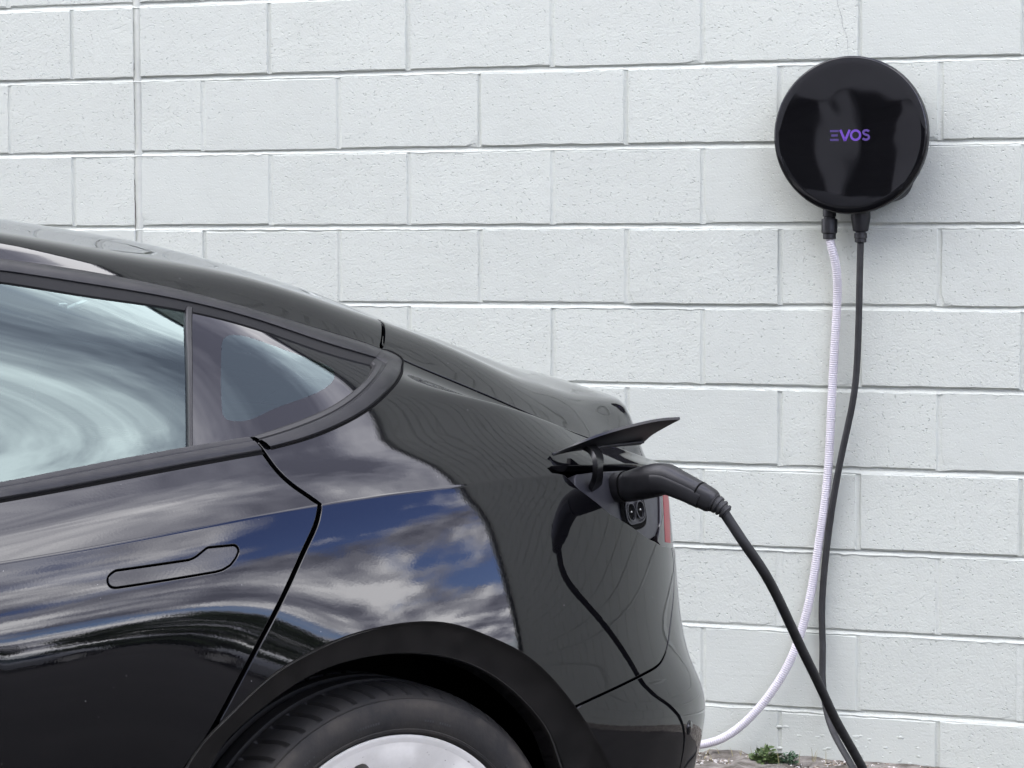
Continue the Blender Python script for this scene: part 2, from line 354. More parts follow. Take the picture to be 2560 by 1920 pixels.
def S(s, v):
    s = np.atleast_1d(np.asarray(s, float)); v = np.atleast_1d(np.asarray(v, float))
    s, v = np.broadcast_arrays(s, v); sh = s.shape; s = s.ravel(); v = v.ravel()
    P = np.where((v > 0)[:, None], S_up(s, np.maximum(v, 0)), S_lo(s, np.minimum(v, 0)))
    return P.reshape(sh+(3,))
def S_nrm(s, v, side=None):
    s = np.asarray(s, float); v = np.asarray(v, float); e = 2e-3
    up = (v > 0) if side is None else side
    f = lambda a, b: np.where(up[:, None], S_up(a, np.clip(b, 0, 1.1)), S_lo(a, np.minimum(b, 0)))
    vl = np.where(up, np.maximum(v-e, 0), v-e); vh = np.where(up, v+e, np.minimum(v+e, 0))
    ds = f(np.minimum(s+e, SMAX), v)-f(np.maximum(s-e, SMIN), v); dv = f(s, vh)-f(s, vl)
    n = np.cross(ds, dv); return n/np.maximum(np.linalg.norm(n, axis=1), 1e-12)[:, None]

# ------------------------------------------------------------------ ground
def ground():
    V = [(-300, -300, 0), (300, -300, 0), (300, 300, 0), (-300, 300, 0)]
    o = mesh_obj('ground', V, [(0, 1, 2, 3)], MT['asphalt'], smooth=False); tag(o, kind='structure')
    # broken concrete strip along the foot of the wall
    xs = np.arange(-6, 16.01, .05); V = []; F = []
    rows = [.03, -.05, -.12, -.20, -.27, -.33]
    for i, x in enumerate(xs):
        for k, y in enumerate(rows):
            e = .02*math.sin(x*7.3)+.015*math.sin(x*23+1) if k == 5 else 0
            V.append((x, y+e, .004+(.012+.007*rng.normal() if k in (1, 2, 3, 4) else (.012 if k == 0 else 0))))
    m = len(rows)
    for i in range(len(xs)-1):
        for k in range(m-1): F.append((i*m+k, i*m+k+1, (i+1)*m+k+1, (i+1)*m+k))
    o = mesh_obj('pavement', V, F, MT['grit']); tag(o, kind='structure')
ground()

# ------------------------------------------------------------------ the painted block wall
ZJ = [1.9335-.2*k for k in range(-1, 11)]       # bed joints J0..J10, then the buried one
WALL_END, WALL_TOP, WALL_LEFT = 11.8, 5.9335, -7.0
wall = empty('block_wall', (2.4, 0, 0)); tag(wall, 'white painted concrete block wall behind the car and charger', 'wall')
WO = np.array([2.4, 0, 0])
def block_mesh(L, H, seed):
    g = np.random.default_rng(seed); nx = max(4, int(L/.03)); nz = 7
    xs = np.linspace(-L/2, L/2, nx); zs = np.linspace(-H/2, H/2, nz); V = []; F = []
    tl = g.normal(0, .0007, 2); pl = g.normal(0, .0006)
    ch = .0030
    def edge_amp(): return g.normal(0, .0009)
    for j, z in enumerate(zs):
        for i, x in enumerate(xs):
            xi = x; zi = z
            if i == 0: xi += ch*.5+abs(edge_amp())*.7
            if i == nx-1: xi -= ch*.5+abs(edge_amp())*.7
            if j == 0: zi += ch*.7+abs(edge_amp())*1.4
            if j == nz-1: zi -= ch*.7+abs(edge_amp())
            V.append((xi, pl+tl[0]*x*4+tl[1]*z*6+g.normal(0, .00008), zi))
    for j in range(nz-1):
        for i in range(nx-1): F.append((j*nx+i, j*nx+i+1, (j+1)*nx+i+1, (j+1)*nx+i))
    loop = [i for i in range(nx)]+[j*nx+nx-1 for j in range(1, nz)]+[(nz-1)*nx+i for i in range(nx-2, -1, -1)]+[j*nx for j in range(nz-2, 0, -1)]
    b0 = len(V); chip = g.random() < .3; cc = g.choice([0, nx-1])
    for k in loop:
        x, z = xs[k % nx], zs[k//nx]
        V.append((x+g.normal(0, .0003), (.0013 if k//nx not in (0, nz-1) else .0022)+abs(g.normal(0, .0005)), z+g.normal(0, .0005)))
        if chip and (k % nx) == cc and k//nx == 0:
            vx, vy, vz = V[k]; V[k] = (vx-math.copysign(.008, x), vy+.001, vz+.006)
    b1 = len(V)
    for k in loop: V.append((xs[k % nx], .04, zs[k//nx]))
    n = len(loop)
    for i in range(n):
        j = (i+1) % n
        F.append((loop[j], loop[i], b0+i, b0+j)); F.append((b0+j, b0+i, b1+i, b1+j))
    me = bpy.data.meshes.new('block'); me.from_pydata(V, [], F)
    me.materials.append(MT['block']); return me
XV = (-1.4, 3.0)      # blocks built one by one between these
BJ, PJ = .0128, .0105
perp = []
def course_joints(c):
    """x of the upright joints of course c (c=1 is the one below J1)"""
    odd = c % 2 == 1
    right = np.arange(.2 if odd else .0, WALL_END+.01, .4)
    left = np.arange(-.4 if odd else -.6, WALL_LEFT-.4, -.4)[::-1]
    return left, right
seed = 100
courses = []
for c in range(0, 11): courses.append((c, 1.9335+.2-.2*c))       # (course, top z)
for c, zt in courses:
    left, right = course_joints(c)
    H = .2-BJ; zc_ = zt-.1
    xs = [x for x in left if x >= XV[0]-.3]+[-.2]+[x for x in right if x <= XV[1]+.3]
    for a, b in zip(xs[:-1], xs[1:]):
        aw = .011 if abs(a+.2) < .01 else PJ/2
        bw = .011 if abs(b+.2) < .01 else PJ/2
        L = b-a-aw-bw; seed += 1
        me = block_mesh(L, H, seed); o = bpy.data.objects.new('block', me); col.objects.link(o)
        o.parent = wall; o.location = ((a+aw+b-bw)/2-WO[0]+rnd.gauss(0, .0008), rnd.gauss(0, .0009), zc_+rnd.gauss(0, .0012))
    for x in xs:
        if abs(x+.2) > .01: perp.append((x, zt-BJ/2, zt-.2+BJ/2))
XLO = {c: ([x for x in course_joints(c)[0] if x >= XV[0]-.3]+[-.2])[0] for c, _ in courses}
XHI = {c: [x for x in course_joints(c)[1] if x <= XV[1]+.3][-1] for c, _ in courses}
# mortar of the upright joints
V = []; F = []
for x, z1, z0 in perp:
    n = 10; zs = np.linspace(z1+.0005, z0-.0005, n); b = len(V); dep = .0024+abs(rnd.gauss(0, .0006))
    for z in zs:
        w = PJ/2+.003; j = rnd.gauss(0, .0007)
        for dx, dy in ((-w, dep-.0008), (-w*.55, dep), (0, dep+.0007+rnd.gauss(0, .0002)), (w*.55, dep), (w, dep-.0008)): V.append((x+dx+j-WO[0], dy, z))
    for i in range(n-1):
        for k in range(4): F.append((b+i*5+k, b+i*5+k+1, b+(i+1)*5+k+1, b+(i+1)*5+k)[::-1])
tag(mesh_obj('upright_mortar', V, F, MT['mortar'], wall), kind='stuff')
# bed joints, struck: back at the top, flush at the foot
for k, (c, zt) in enumerate(courses):
    xs = np.arange(WALL_LEFT, WALL_END, .018 if 1 else .1); xs = xs[(xs > XV[0]-.8) & (xs < XV[1]+.8)]
    V = []; F = []
    w1 = rng.normal(0, .0008, len(xs)); w1 = np.convolve(w1, [.25, .5, .25], 'same'); w2 = rng.normal(0, .0009, len(xs)); w3 = rng.normal(0, .0012, len(xs))
    for i, x in enumerate(xs):
        prof = ((.016, .0085), (.0080+w1[i], .0062), (.0074+w1[i], .0030), (.0012+w2[i]*.5, -.0050+w3[i]*.6), (.0004+w2[i]*.5, -.0066+w3[i]*1.0), (.0045, -.0098))
        for y, z in prof: V.append((x-WO[0], y, zt+z))
    m = 6
    for i in range(len(xs)-1):
        for j in range(m-1): F.append((i*m+j, i*m+j+1, (i+1)*m+j+1, (i+1)*m+j))
    mesh_obj('bed_mortar', V, F, MT['mortar'], wall)
# control joint with sealant and the crack beside it
zs = np.arange(-.05, 2.16, .03); V = []; F = []; j = rng.normal(0, .0009, len(zs))
for i, z in enumerate(zs):
    for dx, dy in ((-.0125, .008), (-.0108+j[i], .0026), (0+j[i], .0018+j[i]*.3), (.0105, .0018), (.0135, .007)): V.append((-.2+dx-WO[0], dy, z))
for i in range(len(zs)-1):
    for k in range(4): F.append((i*5+k, i*5+k+1, (i+1)*5+k+1, (i+1)*5+k))
mesh_obj('control_joint', V, F, MT['sealant'], wall)
V = []; F = []; zs = np.arange(-.05, 2.16, .007)
wob = np.convolve(rng.normal(0, .0030, len(zs)), np.ones(5)/5, 'same'); wid = np.clip(np.convolve(rng.normal(.0004, .0009, len(zs)), np.ones(7)/7, 'same'), .0001, .0014)
for i, z in enumerate(zs):
    x = -.2-.0108+wob[i]; V += [(x-wid[i]-WO[0], .0019, z), (x+wid[i]-WO[0], .0021, z)]
for i in range(len(zs)-1): F.append((2*i, 2*i+1, 2*i+3, 2*i+2))
mesh_obj('crack', V, F, MT['crack'], wall)
# hairline crack in the paint above the charger
cpts = catmull([(1.738, 1.925), (1.745, 1.883), (1.750, 1.862), (1.7565, 1.838), (1.7575, 1.822), (1.766, 1.804), (1.771, 1.775), (1.773, 1.750)], 60); V = []; F = []
jit = np.cumsum(rng.normal(0, .0004, 60)); jit -= np.linspace(0, jit[-1], 60)
for i, (x, z) in enumerate(cpts):
    w_ = .00055*(1-abs(i/59-.45))*rng.uniform(.5, 1.3); V += [(x+jit[i]-w_-WO[0], -.0026, z), (x+jit[i]+w_-WO[0], -.0026, z)]
for i in range(59): F.append((2*i, 2*i+1, 2*i+3, 2*i+2))
MT['hairline'] = mat('hairline_crack', (.20, .205, .205), .9)
mesh_obj('hairline_crack', V, F, MT['hairline'], wall)
# the rest of the wall, beyond and above the picture
V = []; F = []
def plain_block(a, b, z0, z1, d=.0):
    i = len(V); ch = .0022
    for x, z, y in ((a+ch, z0+ch, d), (b-ch, z0+ch, d), (b-ch, z1-ch, d), (a+ch, z1-ch, d), (a, z0, d+.003), (b, z0, d+.003), (b, z1, d+.003), (a, z1, d+.003), (a, z0, .04), (b, z0, .04), (b, z1, .04), (a, z1, .04)): V.append((x-WO[0], y, z))
    F.append((i, i+1, i+2, i+3))
    for k in range(4):
        k2 = (k+1) % 4; F.append((i+4+k, i+4+k2, i+k2, i+k)); F.append((i+8+k, i+8+k2, i+4+k2, i+4+k))
for c in range(-19, 11):
    zt = 1.9335+.2-.2*c; left, right = course_joints(c); H0, H1 = zt-.2+BJ/2, zt-BJ/2
    allx = list(left)+[-.2]+list(right)
    if right[-1] < WALL_END-.05: allx.append(WALL_END)
    for a, b in zip(allx[:-1], allx[1:]):
        if c >= 0 and a >= XLO[c]-.01 and b <= XHI[c]+.01: continue
        plain_block(a+PJ/2, b-PJ/2 if b < WALL_END else b+rnd.gauss(0, .004), H0, H1, rnd.gauss(0, .0012))
tag(mesh_obj('outer_blocks', V, F, MT['block'], wall, smooth=False), kind='stuff')
bm = bmesh.new(); add_box(bm, ((WALL_LEFT+WALL_END)/2-WO[0], (.1085 if 1 else 0), WALL_TOP/2-.05), (WALL_END-WALL_LEFT-.004, .205, WALL_TOP+.1))
bm_obj('wall_core', bm, MT['mortar'], wall)
bm = bmesh.new(); add_box(bm, ((WALL_LEFT+WALL_END)/2-WO[0], .09, WALL_TOP+.03), (WALL_END-WALL_LEFT+.1, .28, .06), bev=.006)
bm_obj('capping', bm, MT['steel'], wall)
# downpipe near the end of the wall, seen mirrored in the car
V, F = tube([(WALL_END-.55-WO[0], -.05, z) for z in (0.02, 2.5, WALL_TOP)], .045, 12); dp = mesh_obj('downpipe', V, F, MT['gloss'], None)
dp.location = (WO[0], 0, 0); tag(dp, 'dark downpipe fixed near the far end of the block wall', 'pipe')

# ------------------------------------------------------------------ the car
CAR = empty('black_car', (1.0548, -2.3584, 0), math.radians(238))
tag(CAR, 'glossy black electric sedan parked at an angle to the wall, plugged in', 'car')
WIN_TOP = [(-0.62, 0.16), (-0.45, 0.24), (-0.15, 0.37), (0.2, 0.425), (0.6, 0.43), (0.95, 0.4254), (1.1155, 0.4254), (1.2702, 0.4195), (1.417, 0.4225), (1.548, 0.4235), (1.6475, 0.4125), (1.7157, 0.402)]
WIN_BACK = [(1.7097, 0.3424), (1.6665, 0.2459), (1.6009, 0.1793), (1.5169, 0.1448), (1.4135, 0.1286)]
WIN_BOT = [(1.2888, 0.122), (1.162, 0.1263), (0.9945, 0.1243), (0.4, 0.1228), (0, 0.1228), (-0.5, 0.125)]
APERTURE = WIN_TOP+WIN_BACK+WIN_BOT
FRIT = [(1.4284, 0.3256), (1.4393, 0.344), (1.4597, 0.3609), (1.481, 0.3658), (1.522, 0.3568), (1.5868, 0.3293), (1.6062, 0.3146), (1.6052, 0.2874), (1.5885, 0.2532), (1.5607, 0.2279), (1.4572, 0.1883), (1.3868, 0.1765), (1.3762, 0.1828), (1.3775, 0.1987)]
DOOR_LINE = [(1.3794, 0.1668), (1.4014, 0.1408), (1.412, 0.1125), (1.4195, 0.0761), (1.4327, 0.0464), (1.4543, 0.0197), (1.4698, 0.0019), (1.4647, -0.0109), (1.4353, -0.0498), (1.395, -0.0993), (1.3514, -0.1527), (1.294, -0.2276), (1.2373, -0.3031), (1.2178, -0.3246), (1.2048, -0.3426)]
HANDLE = [(1.1119, -0.046), (1.115, -0.0412), (1.1241, -0.0374), (1.1832, -0.0399), (1.2405, -0.0424), (1.251, -0.0404), (1.2722, -0.0309), (1.316, -0.0347), (1.3194, -0.04), (1.3134, -0.0478), (1.3028, -0.056), (1.29, -0.06), (1.278, -0.0608), (1.194, -0.0581), (1.1209, -0.0553), (1.1135, -0.0525)]
ARCH = [(1.135, -0.8), (1.138, -0.6), (1.15, -0.48), (1.175, -0.395), (1.205, -0.34), (1.2387, -0.2956), (1.2932, -0.2555), (1.3532, -0.2186), (1.4135, -0.1988), (1.4767, -0.1863), (1.5403, -0.1822), (1.6052, -0.1841), (1.6705, -0.1961), (1.7357, -0.2228), (1.8024, -0.2584), (1.8714, -0.3196), (1.9067, -0.361), (1.9487, -0.4175), (1.995, -0.49), (2.012, -0.58), (2.02, -0.8)]
ARCH_IN = [(1.19, -0.8), (1.195, -0.6), (1.21, -0.49), (1.235, -0.4), (1.2665, -0.3348), (1.2883, -0.3056), (1.3222, -0.2821), (1.38, -0.2517), (1.4404, -0.2316), (1.503, -0.2242), (1.5665, -0.2253), (1.6312, -0.2355), (1.6968, -0.2555), (1.7632, -0.2915), (1.8312, -0.3501), (1.8659, -0.3942), (1.8882, -0.445), (1.925, -0.53), (1.935, -0.6), (1.945, -0.8)]
BUMPER_LINE = [(1.8873, -0.3545), (1.8973, -0.3525), (1.9883, -0.3371), (2.0946, -0.3216), (2.1365, -0.3134), (2.1819, -0.288), (2.2193, -0.2519), (2.2912, -0.1425), (2.285, -0.125)]
TRUNK_LINE = [(1.8227, 0.6), (1.7947, 0.5413), (1.7402, 0.4501), (1.7803, 0.4496), (1.8747, 0.4498), (1.9964, 0.4503), (2.101, 0.4499), (2.1578, 0.4503), (2.31, 0.44), (2.45, 0.43), (2.7, 0.4), (3.08, 0.38)]
DIV_A = [(1.2925, 0.1298), (1.3262, 0.2203), (1.3588, 0.3019), (1.4033, 0.406)]
DIV_B = [(1.301, 0.1298), (1.3345, 0.2198), (1.3692, 0.3028), (1.4142, 0.4052)]
PORT_CUT = [(1.9179, 0.017), (1.9297, 0.0218), (2.0273, 0.0227), (2.19, 0.04), (2.35, 0.058), (2.66, 0.06), (2.66, -0.135), (2.3098, -0.1327), (2.2158, -0.128), (2.1522, -0.113), (2.0445, -0.0697), (1.9768, -0.0264), (1.9504, -0.0025), (1.9237, 0.0051)]
PORT_PANEL = [(1.9828, -0.0062), (1.9932, 0.0024), (2.0236, 0.0055), (2.1141, 0.01), (2.2975, 0.0342), (2.2557, -0.0365), (2.2283, -0.0951), (2.2083, -0.108), (2.1837, -0.1123), (2.1481, -0.1118), (2.044, -0.0716), (1.9797, -0.0265), (1.9772, -0.02)]
LENS = [(2.3398, 0.034), (2.35, 0.052), (2.652, 0.054), (2.652, -0.131), (2.3104, -0.1318), (2.2215, -0.1273), (2.2042, -0.1178), (2.2386, -0.0878), (2.2635, -0.0372)]
RED = [(2.2825, -0.0239), (2.3421, -0.0229), (2.2927, -0.1224), (2.2489, -0.1203)]
TRUNK_TOP = [(1.835, .575), (1.835, 1.12)]
FRONT_DOOR_LINE = [(.36, .13), (.36, -.80)]
FENDER_LINE = [(-.73, .10), (-.76, 0), (-.80, -.80)]
SILL_LINE = [(-.9, -.585), (1.2, -.60)]
ROOF_GLASS = [(-.2, .585), (1.832, .585), (1.832, 1.2), (-.2, 1.2)]
WINDSCREEN = [(-1.2, .50), (-.26, .585), (-.26, 1.2), (-1.2, 1.2)]
FARCH = [(-1.72, -.80), (-1.71, -.5), (-1.62, -.30), (-1.45, -.16), (-1.25, -.11), (-1.05, -.15), (-.90, -.30), (-.84, -.5), (-.83, -.80)]
def offset_strip(line, w):
    L = np.asarray(line, float); t = np.gradient(L, axis=0); t /= np.linalg.norm(t, axis=1)[:, None]; n = np.stack([-t[:, 1], t[:, 0]], -1)
    return np.concatenate([L+n*w, (L-n*w)[::-1]])
def inpoly(P, poly):
    x, y = P[:, 0], P[:, 1]; poly = np.asarray(poly, float); r = np.zeros(len(P), bool); j = len(poly)-1
    for i in range(len(poly)):
        xi, yi = poly[i]; xj, yj = poly[j]
        if yi != yj:
            c = ((yi > y) != (yj > y)) & (x < (xj-xi)*(y-yi)/(yj-yi)+xi); r ^= c
        j = i
    return r
def smooth_line(l, n): return catmull(l, n)
def chaikin(P, k=2):
    P = np.asarray(P, float)
    for _ in range(k):
        Q = np.roll(P, -1, 0); P = np.stack([P*.75+Q*.25, P*.25+Q*.75], 1).reshape(-1, 2)
    return P
_h = []
for a_, b_ in zip(HANDLE, HANDLE[1:]+HANDLE[:1]):
    k_ = max(1, int(math.dist(a_, b_)/.006)); _h += [(a_[0]+(b_[0]-a_[0])*q/k_, a_[1]+(b_[1]-a_[1])*q/k_) for q in range(k_)]
HANDLE_S = chaikin(_h, 2)
hc = HANDLE_S.mean(0)
def grow(poly, d):
    P = np.asarray(poly, float); nx_ = np.roll(P, -1, 0)-np.roll(P, 1, 0); nx_ /= np.linalg.norm(nx_, axis=1)[:, None]
    n = np.stack([nx_[:, 1], -nx_[:, 0]], -1); a = .5*np.sum(P[:, 0]*np.roll(P[:, 1], -1)-np.roll(P[:, 0], -1)*P[:, 1])
    return P+n*d*(1 if a > 0 else -1)
HGAP = grow(HANDLE_S, .0047)
GW = .0048
door_s = np.concatenate([smooth_line(DOOR_LINE[:7], 26), smooth_line(DOOR_LINE[6:], 40)[1:]])
GAPS = {'door': offset_strip(door_s, GW), 'bumper': offset_strip(smooth_line(BUMPER_LINE, 40), .0030),
        'trunk': offset_strip(np.concatenate([resample(TRUNK_LINE[:3], 12), smooth_line(TRUNK_LINE[2:], 50)[1:]]), .0040), 'trunk2': offset_strip(resample(TRUNK_TOP, 10), .004),
        'fdoor': offset_strip(resample(FRONT_DOOR_LINE, 12), .0035), 'fender': offset_strip(resample(FENDER_LINE, 12), .0035)}
ARCH_S = np.concatenate([ARCH[:3], smooth_line(ARCH[2:-1], 70)[1:-1], ARCH[-2:]])
DIVM = (np.array(DIV_A)+np.array(DIV_B))/2
POLYS = dict(GAPS); POLYS['divider'] = offset_strip(DIVM, .002); POLYS.update(aperture=np.array(APERTURE), frit=catmull(FRIT+[FRIT[0]], 60)[:-1], arch=ARCH_S, port=np.array(PORT_CUT), panel=np.array(PORT_PANEL), lens=np.array(LENS), red=np.array(RED),
             handle=HANDLE_S, hgap=HGAP, roofglass=np.array(ROOF_GLASS), windscreen=np.array(WINDSCREEN), farch=np.array(FARCH))
VLO, VHI = -.72, 1.10
def triangulate():
    sl_ = np.concatenate([np.arange(SMIN, .75, .06), np.arange(.75, 2.62, .02), np.arange(2.62, SMAX-.001, .05), [SMAX]])
    vl_ = np.concatenate([np.arange(VLO, 0, .02), [0], np.arange(.018, .62, .02), np.arange(.64, 1.08, .05), [VHI]])
    A, B = np.meshgrid(sl_, vl_, indexing='ij'); G = np.stack([A.ravel(), B.ravel()], -1)
    segs = []; pts = []; edges = []
    def addline(P, closed):
        P = np.clip(np.asarray(P, float), [SMIN, VLO], [SMAX, VHI])
        Q = [P[0]]
        for a, b in zip(P, np.roll(P, -1, 0) if closed else P[1:]):
            n = max(1, int(np.linalg.norm(b-a)/.03))
            for k in range(1, n+1): Q.append(a+(b-a)*k/n)
        Q = np.array(Q[:-1] if closed else Q); i0 = len(pts); pts.extend(Q); m = len(Q)
        for i in range(m if closed else m-1): edges.append((i0+i, i0+(i+1) % m))
        segs.append(Q)
    for k, P in POLYS.items(): addline(P, True)
    for s_ in (sl_,):
        [addline(np.stack([sl_, 0*sl_+h_], -1), False) for h_ in (-.0030, 0, .0030)]
    allp = np.concatenate(segs)
    keep = []
    for g in G:
        d = np.abs(allp-g).max(1).min(); keep.append(d > .006 and g[1] != 0)
    G = G[np.array(keep)]
    verts = [Vector((float(a), float(b))) for a, b in np.concatenate([np.array(pts), G])]
    ov, oe, of, *_ = delaunay_2d_cdt(verts, edges, [], 0, 1e-5)
    return np.array([(v.x, v.y) for v in ov]), np.array([f for f in of if len(f) == 3])
PV, PF = triangulate()
CEN = PV[PF].mean(1)
cls = {k: inpoly(CEN, np.clip(np.asarray(P), [SMIN, VLO], [SMAX, VHI])) for k, P in POLYS.items()}
gap = np.zeros(len(PF), bool)
for k in GAPS: gap |= cls[k]
gap |= cls['hgap'] & ~cls['handle']
area = np.abs(np.cross(PV[PF[:, 1]]-PV[PF[:, 0]], PV[PF[:, 2]]-PV[PF[:, 0]]))
ok = area > 1e-9
special = cls['aperture'] | cls['arch'] | cls['farch'] | cls['port'] | cls['roofglass'] | cls['windscreen'] | cls['handle']
base = ok & ~gap & ~special
# connected panels of the body
def components(mask):
    idx = np.where(mask)[0]; par = {i: i for i in idx}
    def find(a):
        while par[a] != a: par[a] = par[par[a]]; a = par[a]
        return a
    em = {}
    for i in idx:
        f = PF[i]
        for a, b in ((0, 1), (1, 2), (2, 0)):
            e = (min(f[a], f[b]), max(f[a], f[b]))
            if e in em: par[find(i)] = find(em[e])
            else: em[e] = i
    out = {}
    for i in idx: out.setdefault(find(i), []).append(i)
    return out
def panel(name, tris, material, parent, off=0.0, flange=True, flat=0.0, depth=.014, vmap=None):
    """mesh of some triangles of the skin, with the skin's own smooth normals and rolled edges"""
    tris = np.asarray(tris); T = PF[tris]; upside = CEN[tris][:, 1] > 0
    key = {}; V = []; Nn = []; F = []; UV = []; SD = []
    for t, u in zip(T, upside):
        f = []
        for a in t:
            k = (a, bool(u) if abs(PV[a, 1]) < 1e-6 else None)
            if k not in key: key[k] = len(UV); UV.append(PV[a]); SD.append(u if abs(PV[a, 1]) < 1e-6 else PV[a, 1] > 0)
            f.append(key[k])
        F.append(f)
    UV = np.array(UV); SD = np.array(SD); s_ = np.clip(UV[:, 0], SMIN, SMAX)
    P = np.where(SD[:, None], S_up(s_, np.clip(UV[:, 1], 0, 1.1)), S_lo(s_, np.minimum(UV[:, 1], 0))); nr = S_nrm(s_, UV[:, 1] if vmap is None else vmap(UV[:, 1]), SD)
    cr_ = np.abs(UV[:, 1]) < 1e-6
    if cr_.any():
        nn_ = S_nrm(s_, UV[:, 1], ~SD); av = nr+nn_; av /= np.linalg.norm(av, axis=1)[:, None]; nr = np.where(cr_[:, None], av, nr)
    P = P+nr*off
    if flat:
        mn = nr.mean(0); nr = nr*(1-flat)+mn*flat; nr /= np.linalg.norm(nr, axis=1)[:, None]
    F = np.array(F); c = np.cross(P[F[:, 1]]-P[F[:, 0]], P[F[:, 2]]-P[F[:, 0]]); fl = (c*nr[F].mean(1)).sum(1) < 0; F[fl] = F[fl][:, ::-1]
    V = [tuple(p) for p in P]; Nn = [tuple(n) for n in nr]; FF = [tuple(f) for f in F]
    if flange:
        cnt = {}
        for f in F:
            for a, b in ((f[0], f[1]), (f[1], f[2]), (f[2], f[0])): cnt[(a, b)] = 1
        be = [(a, b) for (a, b) in cnt if (b, a) not in cnt]
        be = [(a, b) for a, b in be if not (abs(UV[a, 1]) < 1e-6 and abs(UV[b, 1]) < 1e-6)]
        outd = {}
        for a, b in be:
            e = P[b]-P[a]; L = np.linalg.norm(e)
            if L < 1e-9: continue
            o_ = np.cross(e/L, nr[a]+nr[b]); o_ /= np.linalg.norm(o_)+1e-12
            for k in (a, b): outd[k] = outd.get(k, 0)+o_
        ring = {}
        for k, o_ in outd.items():
            o_ = o_/(np.linalg.norm(o_)+1e-12); n_ = nr[k]; p = P[k]; i = len(V)
            for q, m_ in ((p, n_), (p+o_*.0009-n_*.0003, n_*.72+o_*.7), (p+o_*.0014-n_*.0014, o_+n_*.12), (p+o_*.0014-n_*depth, o_)):
                V.append(tuple(q)); Nn.append(tuple(m_/np.linalg.norm(m_)))
            ring[k] = i
        for a, b in be:
            if a in ring and b in ring:
                i, j = ring[a], ring[b]
                for r_ in range(3): FF.append((i+r_, i+r_+1, j+r_+1, j+r_))
    return mesh_obj(name, V, FF, material, parent, normals=Nn)
comp = components(base)
SEEDS = {'rear_door': (1.0, -.2), 'quarter_panel': (1.75, -.1), 'bumper': (2.3, -.4), 'trunk_lid': (2.1, .8), 'front_door': (0, -.2), 'front_fender': (-2.0, .1)}
left_parts = []
tri_comp = {}
for r_, l in comp.items():
    for i in l: tri_comp[i] = r_
named = {}
for nm, sd in SEEDS.items():
    d = ((CEN-sd)**2).sum(1); d[~base] = 9; named.setdefault(tri_comp[int(d.argmin())], nm)
big = {r_: l for r_, l in comp.items() if len(l) > 3}
DOORP = None
for r_, l in big.items():
    o = panel(named.get(r_, 'body_panel'), l, MT['paint'], CAR); left_parts.append(o)
    if named.get(r_) == 'rear_door': DOORP = o
W = lambda k: np.where(ok & cls[k])[0]
hnd = panel('door_handle', np.where(ok & cls['handle'])[0], MT['paint'], DOORP or CAR, off=-.0004, depth=.010, flat=.85); left_parts.append(hnd)
# glass (the quarter light is flatter than the skin round it)
flatglass = lambda v: .14+(v-.14)*.42
doorglass = lambda v: .14+(v-.14)*.78
ap = np.where(ok & cls['aperture'] & ~cls['divider'])[0]; cs = CEN[ap]
dm = (np.array(DIV_A)+np.array(DIV_B))/2; divx = np.interp(cs[:, 1], dm[:, 1], dm[:, 0])
g1 = ap[(cs[:, 0] < divx) & (cs[:, 0] > .36)]; g2 = ap[(cs[:, 0] >= divx) & cls['frit'][ap]]; gb = ap[(cs[:, 0] >= divx) & ~cls['frit'][ap]]; g3 = ap[cs[:, 0] <= .36]
for nm, t_ in (('rear_door_glass', g1), ('quarter_glass', g2), ('front_door_glass', g3)):
    left_parts.append(panel(nm, t_, MT['qglass' if nm == 'quarter_glass' else 'glass'], CAR, off=-.004, flange=False, vmap=flatglass if nm == 'quarter_glass' else doorglass))
left_parts.append(panel('quarter_glass_border', gb, MT['frit'], CAR, off=-.004, flange=False, vmap=flatglass))
left_parts.append(panel('roof_glass', np.where(ok & cls['roofglass'] & ~gap)[0], MT['roofglass'], CAR, flange=False))
left_parts.append(panel('windscreen', np.where(ok & cls['windscreen'] & ~cls['roofglass'])[0], MT['roofglass'], CAR, flange=False))
# charge port recess and tail light
pc = ok & cls['port']
left_parts.append(panel('port_recess', np.where(pc)[0], MT['gap'], CAR, off=-.030, flange=False))
left_parts.append(panel('tail_light', np.where(pc & cls['lens'] & ~cls['red'])[0], MT['lens'], CAR, off=-.0025, depth=.02))
left_parts.append(panel('tail_light_strip', np.where(pc & cls['lens'] & cls['red'])[0], MT['red'], CAR, off=-.0018, depth=.01))
PANEL = panel('charge_port_panel', np.where(pc & cls['panel'] & ~cls['lens'])[0], MT['port'], CAR, off=-.007, depth=.02)
def SP(s_, v_, off=0.0):
    """points on the skin (arrays of s and v), lifted along the normal"""
    s_ = np.asarray(s_, float); v_ = np.asarray(v_, float); P = S(s_, v_); n = S_nrm(s_.ravel(), v_.ravel()).reshape(P.shape)
    return P+n*(np.asarray(off)[..., None] if np.ndim(off) else off), n
def ribbon(name, A, B, prof, material, n=60, smooth=True, rs=None):
    """strip from curve A to curve B (both in skin coordinates) with a raised profile [(t, lift)]"""
    rs = rs or catmull; A = rs(A, n); B = rs(B, n); V = []; F = []; m = len(prof)
    rows = []
    for t, h in prof:
        uv = A*(1-t)+B*t; p, _ = SP(uv[:, 0], uv[:, 1], h); rows.append(p)
    R = np.stack(rows, 1); V = R.reshape(-1, 3)
    for i in range(n-1):
        for k in range(m-1): F.append((i*m+k, i*m+k+1, (i+1)*m+k+1, (i+1)*m+k))
    c = np.cross(V[F[0][1]]-V[F[0][0]], V[F[0][3]]-V[F[0][0]])
    if c[1]+c[2] < 0: F = [f[::-1] for f in F]
    o = mesh_obj(name, V, F, material, CAR); o.data.set_sharp_from_angle(angle=math.radians(35)); left_parts.append(o); return o
TP = [(.0, -.003), (.015, .0022), (.06, .0046), (.32, .0080), (.55, .0078), (.64, .0060), (.66, -.002)]
